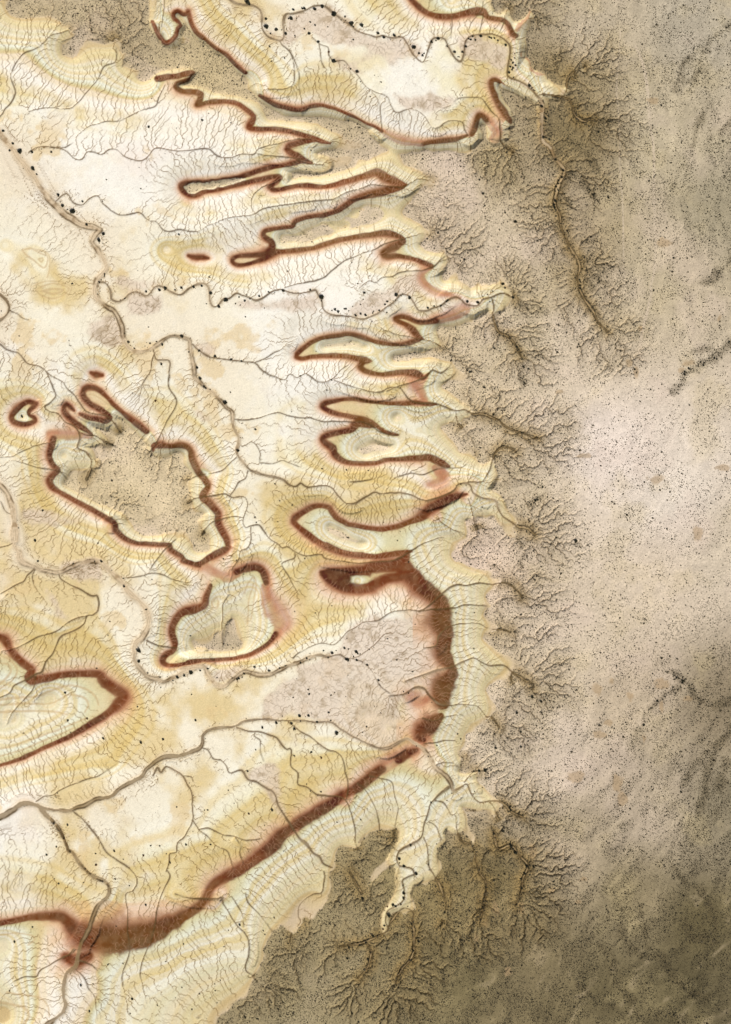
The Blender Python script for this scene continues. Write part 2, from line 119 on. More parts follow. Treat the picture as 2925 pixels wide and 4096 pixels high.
# watercourses: x,y,width,level (0 = valley floor, 1 = caprock)
CREEK = """
A -80,1000,60,0 0,1090,55 60,1170,50 120,1240 170,1310 230,1380 280,1440 320,1510 370,1580 410,1624 E 310,70,45 350,140 400,200 450,250 510,310 580,350 650,390 720,410,60 790,430,60 810,440,60 770,480,50 740,530,45 760,570 800,620,40 840,680 860,750 830,790 790,840 770,890,50 770,950,50 800,1010 860,1060 920,1110,40 960,1170 985,1230 1000,1310 1020,1370 1060,1410 1120,1430,40 1200,1415 1280,1370 1330,1330 1390,1305,30 1460,1315 1530,1340 F 120,1370,40 130,1450,35 145,1530 155,1624 J 140,140,35 160,220 220,270 300,340 360,400 410,460 460,500,40 470,570 480,640 510,710,35,.12 515,780 510,850 550,910 590,960,25 640,990 720,1020 800,1035 880,1050 920,1090 980,1105 1020,1085 1080,1115 1150,1105 1230,1100 1290,1130 1340,1190 1400,1245 1460,1245 1530,1210 1624,1160,20,.2 K 260,1165 400,1160 500,1180 600,1220 650,1220 720,1200 780,1180 850,1130 880,1090,20,.4 950,1080,25 980,1110 1000,1160 1060,1200 1120,1210 1180,1230,25,.75 1200,1290 1240,1350 1310,1390 1370,1440 1430,1450 1500,1500,15,1.15
K 960,1070,20,.45 1060,1070 1100,1030 1130,980 1150,900,15,.9 1180,830 1230,790 1300,795 1350,830,8,1.15
E 800,860,25,.05 860,880 890,930 900,1000 950,1025 1010,1000 1070,950 1130,950 1190,975 1260,910 1320,905 1400,950 1470,970 1540,910 1600,880 F 203,875 250,880,25 275,920 280,1010 300,1060 340,1065 390,1010 440,1000 500,955 550,970 610,990 660,1010 720,990 780,950 860,925 920,945 1000,955 1080,945 1140,930 1170,980 1190,1020 1200,1090 1260,1130 1340,1140,20 1430,1150 G 90,1165,20 160,1150 240,1110 310,1060 370,1020 420,970 480,980 510,1030 550,1095 620,1100,20,.3 680,1080 740,1060 790,1020 850,990 900,1010 950,1050 1030,1060,20,.5 1080,1010 1150,990,15,.65 1240,960 1320,1000,10,1
G 1150,990,15,.65 1170,1070 1160,1150 1200,1270,15,.9 1280,1310 1350,1400 1390,1480,10,1.15
B 380,-60,20,.1 480,10,25 560,35 640,45 690,80 700,150 710,230 760,290 850,320 880,270 880,190 900,110 960,105 1050,80 1120,45 1200,40 1260,80 1340,140 1420,190 1500,250 1624,290 C 270,280,20 340,300 420,290 470,350 510,430 560,480 600,490 640,380 680,305 760,310 810,390 850,460 900,495 930,430 940,340 980,290 1080,275 1180,280 1260,320,20,.35 1300,380 1290,480 1280,600,20,.45 1350,650 1430,690 1500,760,20,.6 1550,830,30 1560,950 1560,1080 1570,1150,30,.75 D 150,1200,30 190,1280 240,1340 270,1400 230,1480 200,1560,30,.9 H 190,250,28 230,330 240,430 270,500,20,1 320,600 370,680 395,760 375,850 400,950 440,1030 500,1110 550,1200 620,1280,10,1.25
D 90,760,15,.65 200,780 290,800 330,850 350,930,12,.95 430,990 480,970 550,1000,8,1.2
D 280,750,12,.7 300,640 360,580 440,540,8,1.2
A -60,1000,12,.1 10,930,12 40,880 90,830 120,740 90,640 90,590 130,510 200,430 300,390 370,330 420,290 500,270 560,250,8,.9
A 230,900,8,.15 300,880,10 400,870 550,880 620,840 680,780 730,720 800,640 850,540 940,500 940,400 930,330,8,1
A 410,1230,10,.1 450,1190 520,1190 600,1140 640,1080 720,1020 800,1000 880,980 960,980 1050,940 1150,890 1260,860 1290,790 1340,690,8,.6
A 230,1230,15,.06 300,1190 450,1190 540,1220 600,1280 660,1290 700,1230 760,1230 820,1250 880,1210 940,1210 1000,1260 1070,1290 1150,1300 1210,1260 1260,1200 1340,1200 1440,1220 1550,1215 B 203,1205,12 280,1210 340,1260 430,1275 540,1250 640,1245,12,.25 680,1200 800,1170 920,1140 1000,1125 1100,1125,10,.58
B 680,1245,12,.28 750,1260 850,1270 950,1280 1040,1310 1110,1330 1200,1340,8,.8
E 450,210,15,.04 500,160 550,150 590,220 660,240 720,190 790,160 830,220 900,280 970,320 1050,315 1130,300 1200,360 1270,380 1320,440 1380,455 1450,440 1530,450 F 100,455,10 180,455 260,410 330,380 430,345 540,330 620,320 720,270 840,245 940,230 1080,215 1200,205 1290,190 1380,145 1430,125,10,.35 1500,110 1600,80 G 280,90,10 370,95 430,100,14,.6 500,60 560,35 640,50,8,1
F 890,910,10,.15 1000,880 1120,860 1210,830 1280,770 1380,690 1460,660 1560,620 1624,600 G 250,570,10 330,540 420,520,14,.6 500,500 580,480 640,490,8,1
G 70,920,8,.15 150,860 210,870 260,830 340,820 400,790 500,780 600,770 680,740,12,.6 740,690 790,650,8,1
G 150,1160,8,.15 200,1190 260,1240 320,1270 400,1300 480,1310 560,1330,12,.55 640,1345 740,1400,8,1
F 140,1370,20,.05 200,1425 270,1470 330,1485 J 400,70,16 480,85 560,95 650,105 690,150 740,190 810,215 890,240 930,195 990,220 1060,190 1120,230 1160,255,12,.17 1230,255 1290,222,12,.19 1350,160 1410,120,8,.5
J 1290,240,12,.2 1350,265 1430,290 1500,310 1600,335 K 260,335,12 320,305 400,310 440,350 480,400,14,.5 560,430 680,435,16,.62 760,460 860,490,16,.75 930,485 1000,520 1080,520 1150,550 1210,570,14,1 1280,630 1400,680 1530,720,10,1.2
K 300,330,8,.3 400,290 480,265 560,240,14,.5 620,210 670,165,16,.65 740,185 790,150 830,90,8,1
F 650,1520,12,.12 720,1490 800,1440 850,1420 920,1370,8,.35
J 480,560,12,.1 560,570 620,560 700,545 770,520 830,505 900,520 1000,545 1100,555 1200,580 1270,575 1340,575 1420,580,10,.5 1500,580 K 50,580,12,.6 100,585 180,620 240,665 320,690 400,690,8,.75
J 540,780,12,.13 580,770 620,745 660,770 690,830 690,910 720,910 800,920 880,900 960,930 1040,960,8,.3
J 500,870,14,.12 470,900 420,950 380,980 300,1000 230,1010 160,1030 110,1060,8,1
J 590,980,12,.15 570,1040 510,1080 480,1140 450,1190 560,1190 590,1250 570,1320 545,1390 570,1440 620,1430 680,1420 720,1470 770,1540 830,1580 N 870,190,12 920,180 975,220,12,.25 1060,250 1180,235 1220,270 1350,290 1500,310 1624,300 O 260,295,12,.5 340,290 420,260 480,220,14,.63 560,170 640,130 750,100 840,140 880,170,6,1
J 450,1190,12,.17 400,1170 320,1180 220,1190,14,.7 150,1210 110,1240,8,1
J 550,1360,12,.18 440,1360 340,1385,14,.6 290,1410 240,1460 220,1500,8,1
N 975,230,12,.25 970,270 880,300 870,330 920,410 960,490 1000,560,6,.4
J 615,1440,12,.19 615,1540 590,1600 N 530,210,10,.2 520,280 470,350,8,.5 460,410 430,500 440,550,6,.75
I -50,1070,50,.02 0,1100,50 40,1150,55 80,1230 110,1330,60 110,1440 110,1540 M 120,0,60,.03 110,80 110,160,55 150,230 170,290,50 270,340,45 370,370 470,380 560,350,40 640,320 760,290 810,300,40 870,360 960,440 1000,480,50 1060,560,50 1130,620 1180,680,50 1200,760,60 1180,850,50 1150,910 1100,950,50 1085,1020,50 1090,1100,40 1130,1160 1200,1220 1290,1260 1330,1275 1400,1250 1480,1200 1570,1160 N 60,1160,40 140,1145 220,1150 260,1200 290,1250 350,1310,40 410,1305 480,1250 560,1195 630,1205 700,1225 780,1215 850,1180 930,1140 1010,1110 1090,1075 1170,1055,30,.15 1240,1070,20 1330,1050 1400,1080 1500,1060 O 160,1010,12 220,960 270,900 340,870,8,.3
N 960,1080,10,.15 1040,1020 1180,960 1300,970 1400,870 1440,850 1530,790 O 120,790,10 240,770 340,710 470,690 560,700,12,.35 640,660,16 700,600,18,.6 770,540,18 850,490,16,.7 950,490 1050,470 1150,480,14,.95 1260,470 1320,500 1400,590,8,1.15
O 560,705,16,.35 660,690,18,.5 850,670,14,.65 920,650 1030,650,10,.85 1150,660,6,1
O 600,1000,16,.4 700,980,16 720,900,16,.55 780,840,18 860,810,14,.66 960,800 1050,800,12,.9 1130,840 1240,850 1300,870,8,1.15
O 450,1270,16,.3 600,1220,20 700,1180,22,.5 830,1150,22,.63 920,1110,18 1000,1080,16 1060,1110 1130,1140,16,.85 1250,1140 1310,1190,14,1 1400,1250 1480,1290 1480,1330,8,1.2
O 320,1390,14,.2 430,1375,16 530,1320,20 600,1330,26,.45 660,1400,24 730,1460,20,.6 820,1470,16 920,1455,12 1020,1460,12,.8 1080,1520 1110,1560 R 1150,340,12,1 1210,420,8,1.1
O 0,1080,10,.2 100,1110 170,1180 210,1250 260,1320 350,1390,10,.25
R 590,350,14,.45 680,370,14 760,345,10,.62 880,320 930,340 1000,420,6,1
R 600,560,10,.4 700,550,10,.65 800,530 940,540,6,1
R 700,730,10,.45 760,710 830,710 880,740 910,670,6,1
P -80,1190,50,.03 0,1150,50 100,1100,50 180,1050,50 260,1050,50 350,1090,40 450,1100,35 540,1110,35 610,1080,40 690,1060 790,1010 900,985,35 960,930 1030,890 1090,860 1150,830,30 1190,760,35 1280,690,40 1380,660,40 1500,650 1624,600 Q 100,640,35 190,600 220,550,35 230,480 290,440,30 400,430 500,420,30 560,380 640,365,25 720,360 830,375 920,375 1020,370 1130,380 1260,390,25 1340,440 1440,500,25,.2 R 120,545,25 220,590 300,600 370,570 460,520,28,.4 530,560,30 590,600,34,.5 640,670,36 700,760,40 780,820,40,.62 820,880,35 840,940,30 900,910,28 950,890,22,.7 980,960,18 1040,1030 1120,1020 1200,1020,16,.95 1260,1060 1300,1100 1400,1150,10,1.2
R 930,870,14,.7 960,830 1000,790 1050,780,8,1
R 1000,960,10,.75 1005,1030 1010,1110,6,1
R 1130,1020,14,.85 1170,1080 1190,1150 1220,1200,8,1.05
P 300,1060,40,.05 350,1110,40 430,1200,36 480,1265,34 515,1335,34 550,1420,34 590,1440,32 640,1530,40 700,1590,40 T 760,430,40,.2 840,470,42 880,520,42 870,590,42 800,660,42 760,740,42 730,820,42 700,900,45,.35 660,960,45 640,1050,45 610,1150,45 540,1230,45 520,1310,40 515,1400,40 520,1500,40 470,1570,40 400,1624,40,.5 300,1700
T 620,1190,14,.42 680,1250 720,1330 770,1400 780,1500 790,1600,6,.7
T 600,1020,22,.4 560,1060 480,1100 400,1150 320,1190 290,1240,14,.6 200,1240 120,1270,6,.75
T 640,1110,18,.4 700,1130 760,1160 820,1220,10,.65
P 290,1030,15,.06 350,990 430,975 540,910 620,880 720,845 800,820 870,780 950,720,6,.35
P 1240,820,22,.12 1280,750,20 1310,790 1350,745 1420,780 1480,820,20 1520,900 1555,980 1560,1080 1560,1180,20,.22 1500,1310 1440,1370 1430,1450 1380,1460 1370,1530 1350,1600 T 1355,380,15 1380,430 1340,520 1300,610 1270,720,14,.5 1260,830,12,.6 1220,960 1170,1080,8,.68 1140,1200 1160,1320 1200,1480,6,.8
P 1480,820,14,.15 1550,830 1570,870 1624,880,6,.25
P 1560,1180,15,.22 1600,1240 Q 190,1260,15 280,1250 380,1295 480,1310 560,1340 620,1340 690,1330,8,.5
Q 190,1260,12,.24 260,1310 330,1390 420,1430 450,1500 470,1570,6,.52
Q 490,1320,12,.27 530,1390 520,1440 550,1520,6,.5
Q 160,620,16,.1 210,600,15 270,620 310,680 370,690 420,740 450,800 540,780 590,850 660,870 740,920 810,970 840,1060 900,1160,20,.4 960,1260,20,.55 1010,1320,24,.65 1070,1370,28 1120,1440,28 1180,1480,26,.8 1210,1530,20 1280,1560,12,1
Q 500,430,20,.14 600,460 680,465 760,490 820,510 870,570 900,600 940,610 940,740 1000,800 1000,880 1070,910 1150,970 1250,985 1330,990 1390,1030,16,.55 1440,1150,14,.7 1460,1250 1465,1360 1480,1440,8,1
Q 920,385,20,.15 1020,460 1100,510 1190,575 1250,610 1310,630 1360,690 1380,780 1400,850 1400,950 1390,1010,10,.5
Q 650,470,12,.16 640,500 690,540 690,620 720,700,6,.3
R 160,820,12,.55 250,840 340,870 360,960 390,1080 370,1200 350,1330,8,1
R 60,880,12,.55 120,930 200,1060 230,1160 240,1250,8,1
R 800,910,28,.62 740,950,24 690,1000 650,1050 630,1130 600,1220,20,.68 580,1310 500,1370 410,1420,18,.72 380,1480 400,1550 460,1560 510,1580 520,1624 V 510,410,16 440,440 430,490 440,600,15,.8 380,660 310,700 290,780 310,850 250,890,14,.95 160,940 60,970,12,1 -80,990,10
V 310,850,12,.9 330,790 420,690 480,690 520,720,14,.95 510,800 520,950 500,1080 420,1180 340,1360,8,1.2
V 60,970,14,1 130,960 170,1040 150,1150 60,1250,10,1.1
V 600,110,14,.7 630,200 640,330 690,420 730,500 770,600,10,1 780,680 740,820,6,1.1
R 640,1190,12,.68 700,1230 740,1330,8,.75
R 690,1020,14,.66 760,1040 820,1130 860,1140 870,1250 900,1340 990,1380 1000,1480,8,1
V 1010,250,12,.98 1050,380 1110,510 1080,660 1060,760,8,1.2
V 1170,60,14,.95 1200,200 1300,170,18,1 1370,240,18 1440,340,14 1400,440 1390,540 1340,660,8,1.25
V 0,390,10,.98 100,560
T 690,-10,12,.1 700,0,12 800,130 860,230 940,290 1050,360 1110,460 1080,540 1020,570 1040,700,14,.5 1040,870,14,.6 1050,1030,10,.66 1000,1200 1000,1300 1030,1450 1040,1540 1150,1600,6,.8
P 480,1090,18,.06 560,1100,18 640,1150 690,1190,10,.1 720,1220 800,1330,12,.12
U 350,610,22,.4 380,600,24,.55 390,650,15,.64 430,710 510,830 570,890 600,960 600,1060 570,1160,12,.8 600,1210 680,1240,8,1
U 350,610,16,.5 250,610,14 100,600 0,570,8,.3
U 460,590,12,.63 540,720 560,830,6,.75
U 570,560,12,.63 600,640 700,750 810,880,6,1
U 1210,380,14,.9 1215,440 1190,550 1110,570 1010,650 1000,740 1020,790 960,860 930,960,8,1.1
E -60,930,25,.03 0,970,25 50,1020 70,1070 60,1120 0,1170 -60,1220,25,.02
E 75,1100,10,.05 130,1120 180,1160 250,1180,6,.2
E -60,1360,14,.03 0,1375,14 60,1420 150,1450 220,1530 300,1550 370,1590 I 410,210,14,.1
I 370,170,14,.08 400,240 430,300 450,370 410,420 360,460 400,500 470,520 530,580 600,610 640,660,16,.6 650,720,20,.65 630,790,18,.7 700,830 740,900 730,980 710,1050,8,1
I 640,660,12,.6 700,690 780,700 850,745 940,780,6,1
I 370,170,12,.1 420,210 500,250 540,310 600,360 650,430 720,500 860,530,12,.5 900,560 940,610 1000,690,6,1
I -50,870,8,.1 0,870,8 100,860 200,810 300,770 400,750,6,.5
I 100,890,8,.15 220,930 350,960 480,980,10,.62 550,1050,6,1
E 1240,1410,20,.05 1250,1450 1230,1500 I 1220,170,12,.1 1160,260 1140,300,6,.2
I 1250,30,20,.06 1270,80 1370,85 1370,200 1370,300 1430,400 1420,470 1360,560 1320,650 1290,720,10,.5 1240,800 1190,850,6,1
I 0,1230,12,.05 40,1300 90,1340
M 0,180,12,.1 60,170 110,140
M 470,390,20,.05 490,440 570,490 650,530 740,575 790,580 790,690 750,730 700,740 680,800 600,860 500,900 460,960 430,1040 370,1110 340,1190,16,.5 290,1210,20,.6 230,1250,18,.62 120,1300 80,1360 0,1400,10,.75
M 700,740,12,.12 640,750 540,800 440,870 310,910 150,990 80,1010 0,1030,8,.6
M 280,350,20,.05 220,410 190,460 80,510 0,560,10,.2
M 290,350,14,.05 260,430 300,540 380,640,6,.2
M 290,1230,14,.6 260,1340 180,1430 110,1510 60,1610 P 20,430,6,.85
M 1000,430,12,.05 1130,420 1220,395 1310,400 1400,440 1520,470,6,.4
M 1220,360,8,.12 1250,310 1330,210,10,.5 1390,150,14,.7 1440,110,6,1
M 1190,940,14,.1 1290,980 1390,995 1440,990,8,.65
N 385,1010,2,1 380,900 385,760 390,650 440,560,6,.7
M 0,610,10,.1 60,560
I 900,1420,8,.3 960,1410,8,.7 1060,1415,5,1
K 960,1200,8,.5 990,1300 1010,1390 1040,1480,6,1
K 700,1360,8,.5 780,1430 900,1480 950,1520,6,1
K 860,500,10,.75 870,580 940,670,6,1
K 1000,860,8,1 970,900,8 910,950,10,.75 820,955 720,960 600,1010 500,1000 360,1040 250,1030 130,1060 0,1070,10,.25
O 1310,1190,10,1 1310,1260 1340,1320 1300,1400,6,1.1
F 840,260,8,.3 880,340 960,400,8,.62 1070,490,6,1
F 1180,210,8,.35 1220,300,8,.62 1250,370 1290,410,6,1
F 1330,170,8,.35 1390,250,8,.62 1450,320,6,1
F 500,340,6,.3 560,330,6
F 620,280,8,.3 630,180 690,110 800,60 850,30,6,.6
C 820,300,8,.4 830,200 825,80,10,.66 820,0,6,.8
C 950,270,8,.4 990,180 1070,80,12,.7 1080,0,6,.9
C 1050,270,8,.4 1080,130,10 1090,40,6,.8
C 1210,270,8,.4 1250,190,10,.63 1290,80,6,1
C 260,1060,8,.6 250,950 240,850 200,760,6,.3
C 1220,1140,14,.6 1220,1040 1210,960,12,.45 1160,910 1100,830 1060,790,8,.35 950,785 870,800 840,840 760,870,8,.25
C 1220,1140,12,.7 1260,1190 1330,1250,6,1
C 970,1110,10,.55 930,1050,10 910,990,10,.4 800,980 720,1030 660,1020 600,930 500,880 380,910 330,850 300,780 200,740 130,700 60,600 0,550 B 1370,490 1290,490 1250,440 1240,380 1170,350 1090,270,10,.2
A 1330,-60,12,.4 1335,60 1320,160 1320,230 1330,300 1360,340,6,.9
B 850,320,14,.1 870,360 940,440 970,600 950,690 870,720 760,720,6,.4
B 950,440,10,.15 1000,560 1010,700 1030,830,6,.5
B 1170,350,8,.2 1180,420 1190,500 1210,540,5,.25
"""

# wooded drainage lines on the plateau, then the vehicle tracks
THICKET = """
D 1700,170,60 1624,210,60 1550,260,55 1480,310,50 1400,380,45 1320,430,40 1290,480,30
D 1400,400,70 1385,480,70 1350,600,80 1300,680,50
D 1300,470,60 1220,560,60 1180,680,60 1160,740,30
D 1700,920,30 1624,980,45 1560,1040,50 1520,1100,30 1450,1150,22
D 1390,920,16 1340,1060,16 1290,1260,22 1220,1360,24
H 1700,600,60 1624,690,60 1560,760,60 1470,840,60 1420,880,40
H 1700,1310,70 1560,1420,60 1480,1470,60 1400,1530,50 1330,1560,35 1250,1610,30
H 1450,1410,35 1350,1440,30 1250,1470,25
L 1240,200,40 1180,310,40 1130,340,30
S 1700,420,70 1624,420,70 1500,430,65 1380,420,70 1310,340,65 1230,250,50 1160,190,40 1090,170,30
S 1190,310,45 1090,340,40 1020,420,25 920,500,18 900,600,16 840,680,14 800,800,12
S 870,480,18 800,560,18 760,660,18 720,740,14
S 1700,560,60 1624,620,60 1580,700,55 1500,760,55 1400,850,60 1300,950,70 1220,1100,60
S 1470,830,60 1430,1000,70 1390,1200,70 1340,1330,60
S 1580,900,70 1520,1100,70
W 640,170,30 700,260,30 780,310,30 830,400,30 850,470,30 830,560,25
W 320,560,24 370,640,24 400,740,26 460,810,30 510,900,30
W 410,390,24 440,540,30 520,600,30 600,610,34 640,690,40 720,760,44 800,800,50
W 500,380,24 520,480,24 530,570,24
W 700,440,34 750,520,34 820,510,30
W 210,730,20 260,780,20 300,830,20 380,830,24
W 560,870,40 640,880,50 700,900,60
V 1540,470,40 1500,700,40 1330,900,40
V 1090,560,30 1080,660,40 1030,780,40 960,900,36 900,990,36 840,1060,30
V 1300,560,30 1200,760,40 1080,920,46 960,1040,50 860,1120,40
V 1400,560,40 1320,660,40
V 420,1180,30 380,1300,40 320,1420,40 280,1500,40
V 1110,1040,40 980,1150,40
R 1400,1150,30 1480,1240,40 1440,1250,30
R 1250,1040,40 1300,1090,50 1400,1140,40 1480,1260,40
R 1310,1390,50 1420,1500,60 1470,1560,70 1530,1590,40
K 1400,60,60 1400,160,50 1410,280,30
K 1450,1260,30 1510,1215,40 1560,1180,30
G 1320,960,60 1380,1040,60 1500,1110,40
G 1350,1380,40 1390,1440,50 1440,1560,60
G 1210,1290,30 1280,1300,40
G 1500,1440,40 1600,1500,40
D 340,850,40 390,960,40 500,1000,50 690,1000,50
D 560,980,30 640,960,30
D 270,1140,30 400,1210,40 480,1280,40 560,1420,40 640,1500,40
D 400,1430,40 460,1540,40 510,1600,40
D 250,1380,20 340,1400,25 420,1450,30
D 470,960,40 540,1080,30
H 420,20,30 470,110,30 510,180,26 545,230,20
H 390,540,30 460,550,30 530,540,30
H 400,690,40 470,690,40 570,720,40 660,760,30
H 400,760,30 480,800,30 550,860,30 600,890,20
H 270,200,30 330,270,30
H 190,400,30 100,410,30
H 430,860,40 500,930,40
H 500,1110,40 580,1150,30
H 460,1060,30 420,1160,20
H 520,1200,30 500,1270,20
O 1250,470,24 1350,540,24 1400,600,24
O 1350,100,24 1410,200,30 1380,320,24
O 1500,440,30 1560,500,40
O 1240,850,20 1350,870,20
H 0,1110,40 130,1120,40
H 20,1400,50 80,1480,40
D 150,180,30 60,160,30
C 1450,120,40 1530,170,30
C 1480,440,30 1560,460,30
D 430,520,40 330,620,40
D 240,420,24 170,500,24
D 420,800,30 330,900,30
"""
TRACK = """
D 840,380,14 880,480,20 920,620,24 940,760,24 950,880,20 960,1050,18 985,1200,18 990,1624 H 990,100,14 1000,430,18 1005,600,20 990,800,18 965,900,20 960,1000,18 930,1130,20 890,1300,26 870,1500,26 L 890,20,20 900,120,10
D 720,260,6 700,560,8 690,750,10 710,1000,10 715,1400,10 H 735,200,9 745,600,9 750,900,8
"""

# crests and spurs that no red stratum marks: x,y,radius,level
CREST = """
N 1480,455,40,.70
P 400,200,90,.88
P 80,330,120,.86
M 60,1380,40,.86
I 185,540,40,.76
I 515,850,35,.9
N 330,620,40,.82
N 620,560,60,.82
N 600,760,50,.86
T 20,980,90,.84
T 30,1540,120,.97
E 330,690,60,.31
E 430,940,80,.31
E 270,620,30,.30
E 40,560,60,.27
F 190,672,20,.63
I 785,200,22,.64
R 140,330,60,.45
R 280,420,60,.45
A 1400,940,50,.5
F 1000,1270,60,.45
E 1350,600,50,.47
K 560,650,60,.78
"""

# gravelly sand flats beside the creeks (outlines)
SAND = """
O 0,870 120,800 250,780 450,700 650,690 690,800 620,1000 690,1110 820,1150 600,1250 450,1390 350,1440 420,1600 R 480,490 460,510 350,590 250,590 100,540 0,490 Q 1300,400 1000,370 700,355 720,200 800,130 900,60 N 1000,1240 950,1150 1100,1090 1300,980
B 690,60 720,200 850,320 900,110 1200,50 1400,190 1624,300 C 450,330 590,490 500,470 440,440 200,400 100,330 0,300 B 1300,310 1100,240 900,300 850,320
C 960,300 1180,280 1290,390 1280,590 1180,540 1100,500 930,470
B 1280,450 1450,480 1560,400 1624,440 C 60,520 180,740 200,730 60,620 B 1350,600 1300,520
F 470,1010 680,1020 900,950 1150,950 1190,1100 1000,1110 740,1060 500,1090
G 0,1120 100,960 250,920 380,850 560,830 600,940 640,980 520,1010 400,1000 250,1110 100,1150
M 360,530 420,540 500,700 480,760 430,720
I 140,1320 300,1340 600,1370 450,1440 200,1420
M 480,380 700,320 800,310 880,440 780,470 600,470
Q 680,740 800,740 880,780 890,900 880,1000 930,1150 870,1130 810,980 700,870 560,830
C 120,340 280,330 450,400 380,480 250,460
C 330,780 450,780 560,770 760,760 860,780 780,860 600,900 400,880
N 290,1190 400,1170 560,1195 430,1290 350,1290
E 990,1010 1200,1000 1280,1100 1100,1160 1000,1120
E 740,1180 900,1150 970,1300 1000,1400 880,1400 740,1300
E 890,870 1100,860 1260,900 1150,950 960,980
F 150,1350 300,1360 370,1420 240,1440
J 130,500 270,520 300,590 200,590
"""

# roofless stretches of the sunken canyon
SINK = """
P 405,1165,10 425,1195,26 432,1212,14
P 452,1225,20 462,1245,28 478,1265,22
P 486,1282,22 505,1310,24 514,1334,16
P 520,1352,18 535,1385,22 548,1415,14 565,1438,10
T 640,315,6 652,330,8 690,370,8
T 700,380,8 730,410,8
T 780,445,8 830,468,10
T 862,485,7 880,510,7
"""
# bare brown silt pans on the plateau: x,y,half width,half height
PAN = """
S 530,320,60,60
S 640,250,40,34
S 550,680,50,40
S 625,580,40,30
S 370,1020,80,50
S 690,1080,44,80
S 740,1190,50,50
S 1060,270,70,40
S 1270,390,60,30
S 1050,440,30,50
S 910,730,30,60
S 800,380,40,40
L 850,190,34,70
L 790,110,26,34
L 430,860,60,24
L 230,340,60,24
L 1340,1490,50,80
L 1540,960,60,30
L 1280,110,60,30
L 1210,170,40,30
L 30,710,40,40
L 1000,1050,60,40
H 1520,1170,30,60
H 880,1250,24,30
H 1080,560,70,40
D 980,830,40,30
V 1180,680,30,70
V 1100,800,40,70
V 1020,930,36,60
V 1480,240,34,90
V 1390,690,30,40
V 1280,1190,30,40
W 90,300,24,30
W 240,250,24,24
W 215,355,12,12
"""

# thin darker beds that ring the low domes
VEIN = """
E 180,605,9 250,600 320,640 385,665 370,745 335,745 280,695 200,635 180,605
E 240,590,7 330,610 400,650 400,760 380,830
E 310,680,9 345,672 335,705 310,680
E 285,930,9 350,900 430,880 545,905 550,940 480,990 400,1000 320,970 285,930
E 335,940,12 430,925 515,935 430,965 335,940
E 250,910,6 350,870 470,860 580,910 540,990
M 0,1420,14 120,1400 300,1390 450,1330 580,1300 700,1330 780,1400 800,1460
M 0,1460,12 200,1450 420,1440 560,1380 680,1400 720,1460 690,1520
M 0,1120,12 60,1130 90,1180 60,1240 0,1290
M 0,1060,8 90,1100 140,1170 100,1260 0,1330
P 0,300,14 200,290 420,300 550,320
P 0,600,12 200,540 400,470 560,410 700,350
P 0,660,10 200,600 420,510 600,430
T 0,900,10 150,885 260,900 280,940 230,980
T 0,1440,16 100,1460 200,1490 240,1560 200,1610
T 60,1360,12 220,1390 330,1410 390,1480 400,1570
N 310,620,8 340,590 355,630 340,680 310,660 300,620
N 560,560,8 600,470 640,430 660,480 640,620 620,760
N 590,800,8 600,620 640,480
I 730,360,7 780,370 830,400 880,440
G 20,280,10 60,270 110,285
"""
